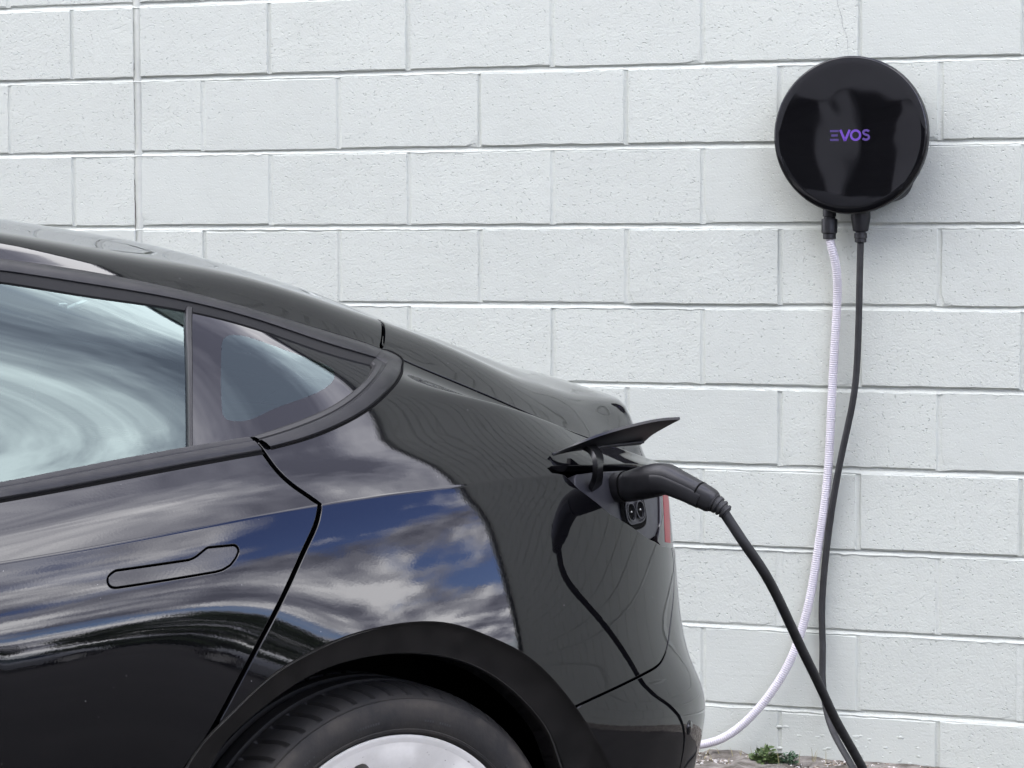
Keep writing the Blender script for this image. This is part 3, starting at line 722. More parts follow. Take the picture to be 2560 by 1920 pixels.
TS = [(.60, .0035), (.70, .0030), (.86, .0005), (.97, -.0015), (1.03, -.008)]
TG = [(-.09, .0004), (.02, .0004)]
FRONT_TOP_O = [(-0.6, 0.175), (-0.43, 0.265), (-0.12, 0.4), (0.2, 0.4495), (0.6, 0.451), (1.0, 0.4505), (1.1228, 0.4501), (1.294, 0.4499), (1.434, 0.4501), (1.5578, 0.4499), (1.6473, 0.4496), (1.7402, 0.4501)]
FRONT_TOP_I = [(-0.56, 0.15), (-0.4, 0.22), (-0.1, 0.345), (0.2, 0.4), (0.6, 0.405), (0.98, 0.403), (1.1075, 0.403), (1.2453, 0.3934), (1.4002, 0.3982), (1.5362, 0.3928), (1.6455, 0.365), (1.689, 0.3593)]
ribbon('window_trim_upper', FRONT_TOP_O, FRONT_TOP_I, TP, MT['trim'], 90)
ribbon('window_seal_upper', FRONT_TOP_O, FRONT_TOP_I, TS, MT['seal'], 90)
ribbon('trim_gap_upper', FRONT_TOP_O, FRONT_TOP_I, [(-.055, .0004), (.02, .0004)], MT['gap'], 90)
TB = [(0, -.004), (.02, .002), (.07, .0045), (.30, .0066), (.55, .0062), (.60, .0030), (.64, .0030), (.70, .0046), (.90, .003), (.94, -.001)]
HOOK_O = [(1.7393, 0.4483), (1.7605, 0.4551), (1.7723, 0.4513), (1.7683, 0.4311), (1.7497, 0.3848), (1.7172, 0.2959), (1.6947, 0.2464), (1.6314, 0.1724), (1.5577, 0.1363), (1.4832, 0.1186), (1.4265, 0.1125)]
HOOK_I = [(1.689, 0.3593), (1.689, 0.3523), (1.682, 0.3308), (1.6727, 0.3088), (1.6575, 0.2782), (1.6385, 0.2481), (1.6179, 0.2242), (1.5702, 0.1872), (1.4764, 0.1541), (1.4322, 0.1453), (1.4047, 0.141)]
HOOK = (HOOK_O, HOOK_I)
ribbon('window_trim_rear', *HOOK, TB, MT['trim'], 80)
ribbon('window_seal_rear', *HOOK, [(.90, .0012), (1.0, -.0005), (1.05, -.008)], MT['seal'], 80)
ribbon('trim_gap_rear', *HOOK, [(-.075, .0004), (.03, .0004)], MT['gap'], 80)
BELT_O = [(-0.62, 0.112), (0, 0.1097), (0.5, 0.1097), (0.9897, 0.1096), (1.1848, 0.1101), (1.411, 0.1099)]
BELT_I = [(-0.6, 0.1365), (0, 0.1365), (0.5, 0.1365), (0.999, 0.1378), (1.1385, 0.1405), (1.3968, 0.1415)]
BELT = (BELT_O, BELT_I)
ribbon('belt_trim', *BELT, [(.0, -.004), (.03, .0015), (.10, .0038), (.45, .0062), (.58, .0060), (.64, .0038), (.72, .0046), (.93, .0035), (1.0, -.001), (1.05, -.008)], MT['trim'], 60)
ribbon('belt_gap', *BELT, [(-.16, .0004), (.05, .0004)], MT['gap'], 60)
ribbon('window_divider', DIV_A, DIV_B, [(-.1, -.005), (0, .001), (.2, .003), (.75, .003), (.95, .001), (1.1, -.005)], MT['trim'], 20)
ribbon('front_divider', [(.33, .128), (.35, .41)], [(.39, .128), (.41, .41)], [(-.1, -.005), (0, .001), (.2, .003), (.75, .003), (.95, .001), (1.1, -.005)], MT['gloss'], 12, rs=resample)
# wheel arch: a return band that faces out and down, then the lip
def arch_band(outer, inner, n=80):
    A = catmull(outer, n); B = catmull(inner, n); V = []; F = []
    pa, na = SP(A[:, 0], A[:, 1]); pb, nb = SP(B[:, 0], B[:, 1]); rows = []
    dirn = pb-pa; 
    for t, h in ((0, 0.0), (.02, -.0002), (.04, -.0008), (.06, -.0019), (.10, -.0042), (.16, -.0064), (.45, -.0130), (.85, -.0190), (.97, -.0205), (1.0, -.0230), (1.0, -.034), (1.02, -.06)):
        rows.append(pa+dirn*t+(na*(1-t)+nb*t)*h)
    R = np.stack(rows, 1); m = R.shape[1]; V = R.reshape(-1, 3)
    for i in range(n-1):
        for k in range(m-1): F.append((i*m+k, i*m+k+1, (i+1)*m+k+1, (i+1)*m+k)[::-1])
    o = mesh_obj('wheel_arch_band', V, F, MT['arch'], CAR); o.data.set_sharp_from_angle(angle=math.radians(40)); left_parts.append(o)
MT['arch'] = vary(mat('arch_band_black', (.005, .0048, .0045), .1, spec=.5), (.003, .003, .003), (.008, .0075, .007), 22, kind='obj', rough=(.05, .14))
arch_band(ARCH, ARCH_IN)
FA = FARCH; fc = np.array([-1.27, -.62])
arch_band(FARCH, [tuple(fc+(np.array(p)-fc)*.91) if p[1] > -.7 else (fc[0]+(p[0]-fc[0])*.91, p[1]) for p in FARCH], 50)
# wheel wells and a dark inner shell that closes the shut lines
WC = (0.0, .79, .334); WCF = (2.875, .79, .334)
for wx in (0.0, 2.875):
    bm = bmesh.new(); n = 40; ra = []; 
    for i in range(n+1):
        a = -.35+(math.pi+.7)*i/n; ra.append([bm.verts.new((wx+.475*math.cos(a)*(1 if wx == 0 else .9), y, .30+.455*math.sin(a))) for y in (.915-(.0 if abs(math.cos(a)) > .85 else .0), .45)])
    for i in range(n): bm.faces.new((ra[i][0], ra[i][1], ra[i+1][1], ra[i+1][0]))
    bm.faces.new([r_[1] for r_ in ra])
    left_parts.append(bm_obj('wheel_well', bm, MT['liner'], CAR))
def shell():
    sg = np.concatenate([np.linspace(SMIN+.05, SMAX, 90)]); vg = np.concatenate([np.linspace(VLO, 0, 20), np.linspace(.02, .12, 5)])
    A, B = np.meshgrid(sg, vg, indexing='ij'); P, _ = SP(A, B, -.045); V = P.reshape(-1, 3); F = []; m = len(vg); pc_ = []
    for i in range(len(sg)-1):
        for k in range(m-1):
            c = np.array([[(sg[i]+sg[i+1])/2, (vg[k]+vg[k+1])/2]])
            if inpoly(c, ARCH)[0] or inpoly(c, FARCH)[0]: continue
            F.append((i*m+k, i*m+k+1, (i+1)*m+k+1, (i+1)*m+k))
    left_parts.append(mesh_obj('inner_shell', V, F, MT['gap'], CAR))
    sg = np.linspace(1.42, 2.02, 24); vg = np.linspace(.12, .53, 14); A, B = np.meshgrid(sg, vg, indexing='ij'); P, _ = SP(A, B, -.03); V = P.reshape(-1, 3); F = []; m = len(vg)
    ap_ = grow(np.array(APERTURE), .0)
    for i in range(len(sg)-1):
        for k in range(m-1):
            c = np.array([[(sg[i]+sg[i+1])/2, (vg[k]+vg[k+1])/2]])
            if inpoly(c, ap_)[0]: continue
            F.append((i*m+k, i*m+k+1, (i+1)*m+k+1, (i+1)*m+k))
    left_parts.append(mesh_obj('pillar_lining', V, F, MT['gap'], CAR))
    bm = bmesh.new(); add_box(bm, (1.35, 0, .21), (3.7, 1.5, .04)); bm_obj('floor_pan', bm, MT['liner'], CAR)
shell()
# ---- mirrored right side
mirror_of = {}
for o in left_parts:
    if o.name.startswith(('charge', 'port_recess')): continue
    nm = o.name.split('.')[0]; par = mirror_of.get(o.parent, CAR) if o.parent is not CAR else CAR
    if o.name in GEO:
        V, F, Nn = GEO[o.name]; V = np.array(V)*[1, -1, 1]; Nn = None if Nn is None else np.array(Nn)*[1, -1, 1]
        p = mesh_obj(nm, V, [tuple(f)[::-1] for f in F], o.data.materials[0], par, normals=Nn)
    else:
        me = o.data.copy(); co = np.empty(len(me.vertices)*3); me.vertices.foreach_get('co', co); co[1::3] *= -1; me.vertices.foreach_set('co', co); me.flip_normals(); me.update()
        p = bpy.data.objects.new(nm, me); col.objects.link(p); p.parent = par
    mirror_of[o] = p
# ---- interior seen through the tinted glass
def seat_shape(name, x, y0, w, z0, h, tilt):
    bm = bmesh.new(); add_box(bm, (0, 0, h/2), (.14, w, h), bev=.045); bmesh.ops.rotate(bm, cent=(0, 0, 0), matrix=Matrix.Rotation(-tilt, 3, 'Y'), verts=bm.verts[:]); bmesh.ops.translate(bm, vec=(x, y0, z0), verts=bm.verts[:])
    return bm_obj(name, bm, MT['interior'], CAR, angle=50)
for y in (-.36, .36):
    seat_shape('rear_seat_back', .42, y, .62, .55, .50, .42); seat_shape('rear_headrest', .20, y, .27, 1.03, .13, .25)
    seat_shape('front_seat_back', 1.42, y, .52, .45, .62, .35); seat_shape('front_headrest', 1.17, y, .26, 1.05, .16, .2)
bm = bmesh.new(); add_box(bm, (.75, 0, .47), (.5, 1.3, .16), bev=.05); add_box(bm, (1.75, .36, .42), (.5, .52, .16), bev=.05); add_box(bm, (1.75, -.36, .42), (.5, .52, .16), bev=.05); bm_obj('seat_cushions', bm, MT['interior'], CAR)
bm = bmesh.new(); add_box(bm, (-.15, 0, 1.0), (.55, 1.1, .02), bev=.005); bm_obj('parcel_shelf', bm, MT['interior'], CAR)
bm = bmesh.new(); add_box(bm, (2.35, 0, .85), (.35, 1.4, .18), bev=.05); bm_obj('dashboard', bm, MT['interior'], CAR)

# ---- wheels
def make_wheel(loc, flip):
    T = empty('wheel', loc, parent=CAR)
    if flip: T.rotation_euler = (0, 0, math.pi)
    # tyre: profile from inner bead over the tread to the outer bead, tread slots cut in both shoulders
    prof = [(.245, -.100), (.262, -.112), (.290, -.118), (.312, -.115), (.324, -.106), (.3300, -.095), (.3325, -.083), (.3340, -.070), (.3350, -.052), (.3350, -.048), (.3270, -.046), (.3270, -.036), (.3355, -.034), (.336, -.010), (.328, -.008), (.328, .008), (.336, .010), (.3355, .034), (.3270, .036), (.3270, .046), (.3350, .048), (.3350, .052), (.3342, .066), (.3328, .078), (.3305, .090), (.3262, .0995), (.3205, .1065), (.3165, .1095), (.3155, .1125), (.3105, .1140), (.300, .1162), (.285, .1172), (.272, .1150), (.2650, .1120), (.2635, .1140), (.2600, .1128), (.2555, .105), (.250, .098)]
    npitch = 62; seg = 10; n = npitch*seg; V = []; F = []; m = len(prof)
    for i in range(n):
        a0 = 2*math.pi*i/n
        for k, (r_, y) in enumerate(prof):
            r_ -= .0065*min(1, max(0, (r_-.262)/.05)); ph = i % seg; a = a0
            if .048 <= y <= .1070 and r_ > .3118:
                a = a0+.055*((y-.048)/.058)**1.4
                if ph in (0, 1): r_ -= .0055 if .05 < y < .104 else 0
            elif -.1 <= y <= -.048 and r_ > .3118:
                a = a0-.055*((-y-.048)/.058)**1.4
                if ph in (0, 1): r_ -= .0055
            V.append((r_*math.cos(a), y, r_*math.sin(a)))
    for i in range(n):
        j = (i+1) % n
        for k in range(m-1): F.append((i*m+k, i*m+k+1, j*m+k+1, j*m+k))
    ty = mesh_obj('tyre', V, F, MT['tyre'], T); ty.data.set_sharp_from_angle(angle=math.radians(28))
    # raised sidewall lettering, too small to read: short moulded bars round the bead
    V = []; F = []
    rg = random.Random(3)
    for a0, cnt in ((1.95, 11), (1.48, 9), (1.05, 10), (2.6, 12), (.4, 12), (3.6, 12), (4.6, 12), (5.5, 12)):
        for q in range(cnt):
            a = a0-q*.0165; w = .0055; r0, r1 = .2765, .2765+.007
            if rg.random() < .15: continue
            b = len(V)
            for (r_, da) in ((r0, 0), (r0, -w*2.0), (r1, -w*2.0), (r1, 0)): V.append((r_*math.cos(a+da), .1168, r_*math.sin(a+da)))
            F.append((b, b+1, b+2, b+3))
    tag(mesh_obj('sidewall_lettering', V, F, MT['rubber'], T, smooth=False), kind='stuff')
    # alloy: lip and barrel
    lp = [(.232, -.10), (.245, -.102), (.247, -.09), (.236, -.075), (.228, 0), (.236, .085), (.2455, .098), (.2538, .1045), (.2548, .1062), (.2545, .1078), (.2530, .1084), (.2490, .1076), (.2440, .1066), (.2420, .1060)]
    V, F = lathe(lp, 128); F = [f[::-1] for f in F]; mesh_obj('rim', V, F, MT['alloy'], T)
    # face: a dished disc with openings between five paired spokes
    holes = []
    for q in range(10):
        c = math.radians(76+72*(q//2)-30*(q % 2)); hw = math.radians(4.6 if q % 2 == 0 else 7.5); pts = []
        r0, r1 = .095, .2235 if q % 2 == 0 else .205
        for t in np.linspace(-1, 1, 7): pts.append((r1-.010*abs(t)**3, c+hw*t))
        for t in np.linspace(1, -1, 5): pts.append((r0+.006*abs(t)**3, c+hw*.75*t))
        holes.append([(r_*math.cos(a), r_*math.sin(a)) for r_, a in pts])
    verts = []; edges = []
    def addp(P):
        i0 = len(verts); verts.extend(Vector(p) for p in P); k = len(P)
        edges.extend((i0+i, i0+(i+1) % k) for i in range(k))
    addp([(.243*math.cos(a), .243*math.sin(a)) for a in np.linspace(0, 2*math.pi, 121)[:-1]])
    for h in holes: addp(h)
    for r_ in (.03, .06, .085, .10, .13, .16, .19, .21, .225, .235):
        for a in np.linspace(0, 2*math.pi, 91)[:-1]:
            p = np.array([[r_*math.cos(a), r_*math.sin(a)]])
            if any(inpoly(p, grow(np.array(h), .004))[0] for h in holes): continue
            verts.append(Vector(p[0]))
    ov, oe, of, *_ = delaunay_2d_cdt(verts, edges, [], 0, 1e-5)
    P2 = np.array([(v.x, v.y) for v in ov]); tri = np.array([f for f in of if len(f) == 3]); c2 = P2[tri].mean(1)
    inh = np.zeros(len(tri), bool)
    for h in holes: inh |= inpoly(c2, h)
    inh |= np.hypot(c2[:, 0], c2[:, 1]) > .2429
    rr = np.hypot(P2[:, 0], P2[:, 1]); aa = np.arctan2(P2[:, 1], P2[:, 0])
    dsp = np.abs((np.degrees(aa)-94+18) % 36-18); flute = np.clip(1-dsp/8.0, 0, 1)
    yy = np.interp(rr, [0, .05, .09, .15, .21, .232, .243], [.082, .085, .080, .089, .1010, .1050, .1066])+.0045*np.minimum(1, flute*4)*np.clip((.238-rr)/.012, 0, 1)
    tri = tri[~inh]; V = [(p[0], y, p[1]) for p, y in zip(P2, yy)]; F = [tuple(f) for f in tri]
    # give the spokes depth
    cnt = {}
    for f in tri:
        for a, b in ((f[0], f[1]), (f[1], f[2]), (f[2], f[0])): cnt[(a, b)] = 1
    FF = [f[::-1] for f in F]; nb = len(V); back = {}
    for (a, b) in list(cnt):
        if (b, a) in cnt or rr[a] > .241: continue
        for k in (a, b):
            if k not in back: back[k] = len(V); V.append((P2[k, 0]*.995, yy[k]-.035, P2[k, 1]*.995))
        FF.append((b, a, back[a], back[b])[::-1])
    fo = mesh_obj('wheel_face', V, FF, MT['alloy'], T); fo.data.set_sharp_from_angle(angle=math.radians(32))
    bmv = bmesh.new(); bmesh.ops.create_cone(bmv, cap_ends=True, segments=40, radius1=.2, radius2=.2, depth=.02, matrix=Matrix.Translation((0, .03, 0)) @ Matrix.Rotation(math.pi/2, 4, 'X')); bm_obj('brake_disc', bmv, MT['liner'], T)
    a = math.radians(76); V, F = tube([(.224*math.cos(a), .062, .224*math.sin(a)), (.216*math.cos(a), .083, .216*math.sin(a)), (.208*math.cos(a), .098, .208*math.sin(a))], [.0045, .0042, .0042], 10); mesh_obj('valve_stem', V, F, MT['steel'], T)
    V, F = lathe([(.0, .094), (.026, .093), (.029, .090), (.030, .084)], 32); mesh_obj('centre_cap', V, F, MT['plastic'], T)
    return T
def copy_tree(o, parent=None):
    c = o.copy(); col.objects.link(c); c.parent = parent
    for ch in [x for x in bpy.data.objects if x.parent == o]: copy_tree(ch, c)
    return c
wheel0 = make_wheel((0, .79, .334), False)
wheel0.rotation_euler = (0, 0, 0)
for loc, rz in (((2.875, .79, .334), 0), ((0, -.79, .334), math.pi), ((2.875, -.79, .334), math.pi)):
    w = copy_tree(wheel0, CAR); w.location = loc; w.rotation_euler = (0, 0, rz)

# ---- charge port flap, its arm and the sockets
def flap():
    E2 = catmull([(-.3407, .8503, .9884), (-.3781, .8643, 1.0017), (-.4156, .8784, 1.0147), (-.4479, .8891, 1.0234), (-.4803, .8999, 1.0308), (-.5128, .9109, 1.0363), (-.5429, .9205, 1.0378)], 24)
    E1 = catmull([(-.3407, .8493, .9878), (-.376, .8512, .9896), (-.4234, .8425, .9906), (-.4742, .8302, .9898), (-.5095, .825, .9897), (-.5412, .8235, .9901)], 24)
    RC = catmull([(-.5428, .9206, 1.0366), (-.5394, .8939, 1.0267), (-.5382, .875, 1.0191), (-.5369, .8561, 1.0099), (-.5394, .84, 1.0006), (-.5412, .8235, .9901)], 9)[::-1]
    V = []; F = []; m = 9; n = 24
    for i in range(n):
        t = i/(n-1)
        for k in range(m):
            w = k/(m-1); p = E1[i]*(1-w)+E2[i]*w
            q = p+(RC[k]-(E1[-1]*(1-w)+E2[-1]*w))*t**3
            sag = math.sin(math.pi*w)*.004*(1-t*.3); V.append(q-np.array([0, .4, -1])*(-sag)*.8)
    V = np.array(V)
    nn = np.zeros_like(V); G = V.reshape(n, m, 3); du = np.gradient(G, axis=0); dv = np.gradient(G, axis=1); c = np.cross(du, dv).reshape(-1, 3); c /= np.linalg.norm(c, axis=1)[:, None]+1e-9
    if c[n*m//2, 2] < 0: c = -c
    c[:m] = c[m:2*m]
    top = V+c*.0045; A = len(V); allv = np.concatenate([V, top])
    for i in range(n-1):
        for k in range(m-1):
            a = i*m+k; F.append((a, a+m, a+m+1, a+1)); F.append((A+a, A+a+1, A+a+m+1, A+a+m))
    per = [i*m for i in range(n)]+[(n-1)*m+k for k in range(1, m)]+[i*m+m-1 for i in range(n-2, -1, -1)]
    for a, b in zip(per, per[1:]+per[:1]): F.append((a, b, A+b, A+a))
    f = mesh_obj('charge_port_flap', allv, F, MT['flap'], CAR); f.data.set_sharp_from_angle(angle=math.radians(40))
    # raised seal rib along the hinge side of the underside
    rib = E1*.82+E2*.18-np.array([0, 0, .0025]); V2, F2 = tube(rib[8:23], .0022, 8); mesh_obj('flap_seal', V2, F2, MT['rubber'], f)
    arm = catmull([(-.4171, .8375, .9955), (-.4117, .8587, .9923), (-.4055, .8796, .9836), (-.4007, .8895, .9702), (-.4025, .8858, .9554), (-.4124, .8693, .9408), (-.4264, .8493, .9295)], 20)
    T = np.gradient(arm, axis=0); T /= np.linalg.norm(T, axis=1)[:, None]; side = np.array([-.86, -.5, .04]); V = []; F = []
    for i, (p, t) in enumerate(zip(arm, T)):
        s_ = side-t*(side@t); s_ /= np.linalg.norm(s_); o_ = np.cross(t, s_); w = .0115; h = .0042
        for a, b in ((-w, -h), (w, -h), (w+.0006, 0), (w, h), (-w, h), (-w-.0006, 0)): V.append(p+s_*a+o_*b)
    for i in range(19):
        for k in range(6): F.append((i*6+k, i*6+(k+1) % 6, (i+1)*6+(k+1) % 6, (i+1)*6+k))
    F.append(tuple(range(6))); F.append(tuple(19*6+k for k in range(6)))
    a_ = mesh_obj('flap_arm', V, F, MT['flap'], CAR); a_.data.set_sharp_from_angle(angle=math.radians(40))
flap()
def recalc(o):
    bm = bmesh.new(); bm.from_mesh(o.data); bmesh.ops.recalc_face_normals(bm, faces=bm.faces[:]); bm.to_mesh(o.data); bm.free()
def pill(cx_, cy_, a, b, n=40):
    out = []
    for i in range(n):
        t = 2*math.pi*i/n; c, s_ = math.cos(t), math.sin(t); e = .55
        out.append((cx_+a*math.copysign(abs(c)**e, c), cy_+b*math.copysign(abs(s_)**e, s_)))
    return out
def dc_port():
    s0, v0 = 2.1277, -.0665
    e = 1e-3; P0, n0 = SP(np.array([s0]), np.array([v0]), -.007); P0 = P0[0]; n0 = n0[0]
    ts = (SP(np.array([s0+e]), np.array([v0]))[0]-SP(np.array([s0-e]), np.array([v0]))[0])[0]; ts -= n0*(ts@n0); ts /= np.linalg.norm(ts); tv = np.cross(n0, ts)
    if tv[2] < 0: tv = -tv
    def put(x, y, h): return P0+ts*x*1.2+tv*y*1.2+n0*h
    def ring(name, outer, inner, ho, hi, material, cap=None):
        V = [put(x, y, ho) for x, y in outer]+[put(x, y, hi) for x, y in inner]; n = len(outer)
        F = [(i, (i+1) % n, n+(i+1) % n, n+i) for i in range(n)]
        if cap is not None:
            V += [put(x, y, cap) for x, y in inner]; F += [(n+i, n+(i+1) % n, 2*n+(i+1) % n, 2*n+i) for i in range(n)]; F.append(tuple(2*n+i for i in range(n)))
        o = mesh_obj(name, V, F, material, PANEL, smooth=False); recalc(o); return o
    rot = lambda L: [(x*math.cos(.08)-y*math.sin(.08), x*math.sin(.08)+y*math.cos(.08)) for x, y in L]
    ring('dc_socket_surround', rot(pill(0, 0, .0375, .0255)), rot(pill(0, 0, .034, .0225)), .0008, .003, MT['gap'])
    ring('dc_socket_collar', rot(pill(0, 0, .034, .0225)), rot(pill(0, 0, .029, .0175)), .003, .0015, MT['gap'], -.004)
    ring('dc_socket_frame', rot(pill(0, 0, .0290, .0175)), rot(pill(0, 0, .0272, .0158)), .0045, .0050, MT['port'], .001)
    for sx_ in (-1, 1):
        c = rot([(sx_*.0142, 0)])[0]; n = 28
        o1 = [(c[0]+.0128*math.cos(2*math.pi*i/n), c[1]+.0128*math.sin(2*math.pi*i/n)) for i in range(n)]; o2 = [(c[0]+.0112*math.cos(2*math.pi*i/n), c[1]+.0112*math.sin(2*math.pi*i/n)) for i in range(n)]
        ring('dc_socket_hole', o1, o2, .0058, .0062, MT['port'], .0015)
        o3 = [(c[0]+.0108*math.cos(2*math.pi*i/n), c[1]+.0108*math.sin(2*math.pi*i/n)) for i in range(n)]
        V = [put(x, y, .0022) for x, y in o3]; o = mesh_obj('dc_socket_bore', V, [tuple(range(n))], MT['gap'], PANEL, smooth=False)
        V, F = tube([put(c[0], c[1], .002), put(c[0], c[1], .006)], .0016, 8); mesh_obj('dc_contact', V, F, MT['steel'], PANEL)
dc_port()
# parking sensor in the bumper
p, n_ = SP(np.array([2.2178]), np.array([-.4257]), 0.0); p = p[0]; n_ = n_[0]; u_ = np.cross(n_, [0, 0, 1]); u_ /= np.linalg.norm(u_); w_ = np.cross(n_, u_)
V = []; F = []
for r_, h in ((.0125, -.001), (.0122, .0012), (.0110, .0004), (.0108, .0014), (.006, .0020), (.001, .0021)):
    for i in range(24): V.append(p+n_*h+u_*r_*math.cos(i*math.pi/12)+w_*r_*math.sin(i*math.pi/12))
for k in range(5):
    for i in range(24): F.append((k*24+i, k*24+(i+1) % 24, (k+1)*24+(i+1) % 24, (k+1)*24+i))
recalc(mesh_obj('parking_sensor', V, F, MT['paint'], CAR))

# ------------------------------------------------------------------ wall charger
CH = empty('wall_charger', (1.802, 0, 1.552)); tag(CH, 'round glossy black wall charger with a lit purple logo', 'charger')
R = .1895
V, F = lathe([(0, -.1000), (R*.5, -.1000), (R*.9, -.1000), (R*.978, -.0998), (R*.990, -.0985), (R*.994, -.0965)], 160); F = [f for f in F]
MT['charger_face'] = mat('charger_gloss_face', (.003, .003, .0035), .03, ior=1.5)
t_ = MT['charger_face'].node_tree; t_.links.new(bump(t_, noise(t_, coords(t_, 'obj'), 5.5, 1, .4, .4), 1.0, .0011), bsdf(MT['charger_face']).inputs['Normal'])
o = mesh_obj('face', V, F, MT['charger_face'], CH); recalc(o)
V, F = lathe([(R*.994, -.0965), (R*.999, -.0960), (R, -.094), (R, -.078), (R*.985, -.072), (R*.80, -.070)], 160); recalc(mesh_obj('bezel', V, F, MT['plastic'], CH))
# backing box, rounded square behind the disc
def rbox(name, a, b, y0, y1, material, parent, cx_=0, cz_=0, n=48, e=.45):
    out = []; V = []
    for i in range(n):
        t = 2*math.pi*i/n; c, s_ = math.cos(t), math.sin(t); out.append((cx_+a*math.copysign(abs(c)**e, c), cz_+b*math.copysign(abs(s_)**e, s_)))
    for y, k in ((y0, 1), (y1+.004, 1), (y1, .985)): V += [(cx_+(x-cx_)*k, y, cz_+(z-cz_)*k) for x, z in out]
    F = [(r_*n+i, r_*n+(i+1) % n, (r_+1)*n+(i+1) % n, (r_+1)*n+i) for r_ in range(2) for i in range(n)]; F.append(tuple(2*n+i for i in range(n)))
    o = mesh_obj(name, V, F, material, parent); recalc(o); o.data.set_sharp_from_angle(angle=math.radians(40)); return o
rbox('backing_box', .138, .150, -.002, -.071, MT['plastic'], CH, 0, -.014)
# logo: E of three bars, V, O, S
LG = mat('lit_purple_logo', (.05, .02, .15), .4); b_ = bsdf(LG); b_.inputs['Emission Color'].default_value = (.20, .085, .62, 1); b_.inputs['Emission Strength'].default_value = 0.128
LG2 = mat('dim_purple_logo', (.03, .02, .08), .4); b_ = bsdf(LG2); b_.inputs['Emission Color'].default_value = (.055, .03, .15, 1); b_.inputs['Emission Strength'].default_value = 0.143
LG3 = mat('mid_purple_logo', (.03, .02, .08), .4); b_ = bsdf(LG3); b_.inputs['Emission Color'].default_value = (.12, .05, .36, 1); b_.inputs['Emission Strength'].default_value = 0.135
x0 = 1.7532-1.802; h = .0265; yb = -.1003; zb = (1.5515-h/2)-1.552
def stroke(name, lines, w, material, parent):
    V = []; F = []
    for L in lines:
        L = np.asarray(L, float); t = np.gradient(L, axis=0); t /= np.linalg.norm(t, axis=1)[:, None]; n = np.stack([-t[:, 1], t[:, 0]], -1); b = len(V)
        for p, q in zip(L, n):
            for sgn in (-1, 1): V.append((p[0]+q[0]*w/2*sgn, yb, p[1]+q[1]*w/2*sgn))
        for i in range(len(L)-1): F.append((b+2*i, b+2*i+1, b+2*i+3, b+2*i+2))
    me = mesh_obj(name, V, F, material, parent, smooth=False); return me
lw = .0052
stroke('logo_letter_e', [[(x0, zb+h-lw*.5), (x0+.0215, zb+h-lw*.5)], [(x0+.003, zb+h/2), (x0+.0195, zb+h/2)], [(x0, zb+lw*.5), (x0+.0215, zb+lw*.5)]], lw*1.0, LG2, CH)
xv = x0+.0255
stroke('logo_letter_v', [[(xv, zb+h), (xv+.0115, zb)], [(xv+.0115, zb), (xv+.023, zb+h)]], lw*1.1, LG, CH)
xo = x0+.0505+.0125
stroke('logo_letter_o', [[(xo+.0112*math.cos(a), zb+h/2+.0112*math.sin(a)) for a in np.linspace(0, 2*math.pi, 33)]], lw*1.05, LG, CH)
xs_ = x0+.0795
Spts = [(.0165, .0215), (.013, .0240), (.009, .0245), (.0045, .0235), (.0025, .0200), (.004, .0165), (.009, .0140), (.0145, .0120), (.0165, .0085), (.0145, .0040), (.0095, .0022), (.005, .0028), (.0012, .0055)]
stroke('logo_letter_s', [catmull([(xs_+a, zb+b) for a, b in Spts], 30)], lw, LG3, CH)
# cable glands under the charger
def gland(name, x, y, prof, n=24, hexa=()):
    V = []; F = []
    for r_, z in prof:
        for i in range(n):
            a = 2*math.pi*i/n; V.append((x+r_*math.cos(a)-1.802, y+r_*math.sin(a), z-1.552))
    for k in range(len(prof)-1):
        for i in range(n): F.append((k*n+i, k*n+(i+1) % n, (k+1)*n+(i+1) % n, (k+1)*n+i))
    F.append(tuple((len(prof)-1)*n+i for i in range(n)))
    o = mesh_obj(name, V, F, MT['plastic'], CH); recalc(o); o.data.set_sharp_from_angle(angle=math.radians(30)); return o
gland('conduit_gland', 1.739, -.05, [(.0135, 1.40), (.0165, 1.385), (.0165, 1.358), (.0145, 1.356), (.0145, 1.352), (.0192, 1.3505), (.0196, 1.348), (.0196, 1.318), (.0160, 1.315), (.0160, 1.3035), (.0145, 1.302), (.012, 1.302)])
gland('cable_gland', 1.8166, -.05, [(.0235, 1.39), (.0235, 1.352), (.0185, 1.322), (.0165, 1.321), (.0125, 1.320), (.0125, 1.317), (.0155, 1.316), (.0158, 1.305), (.0142, 1.3035), (.0142, 1.295), (.0110, 1.2935), (.0085, 1.2935)])

# ------------------------------------------------------------------ white corrugated conduit
cp = catmull([(1.739, -.05, 1.306), (1.7425, -.050, 1.290), (1.7509, -.045, 1.2531), (1.754, -.030, 1.1852), (1.7487, -.022, 1.0945), (1.7415, -.020, .9809), (1.736, -.020, .8671), (1.7305, -.020, .753), (1.7191, -.020, .6384), (1.7052, -.020, .5462), (1.6872, -.022, .4309), (1.6682, -.025, .3497), (1.6402, -.030, .2682), (1.5957, -.040, .1862), (1.5391, -.050, .1148), (1.4702, -.060, .0597), (1.3887, -.070, .0362), (1.2821, -.080, .027), (1.1, -.09, .022), (.6, -.10, .020)], 2600)
d = np.concatenate([[0], np.cumsum(np.linalg.norm(np.diff(cp, axis=0), axis=1))]); ph = (d/.0054) % 1
cr = .0106+.0004*np.clip(np.cos(2*math.pi*ph)*1.6, -1, 1)
MT['conduit'] = vary(mat('white_conduit_plastic', (.72, .70, .74), .42), (.47, .445, .465), (.54, .515, .535), 18)
V, F = tube(cp, cr, 14); co_ = mesh_obj('conduit', V, F, MT['conduit']); tag(co_, 'white corrugated conduit hanging from the charger and curving behind the car', 'conduit')

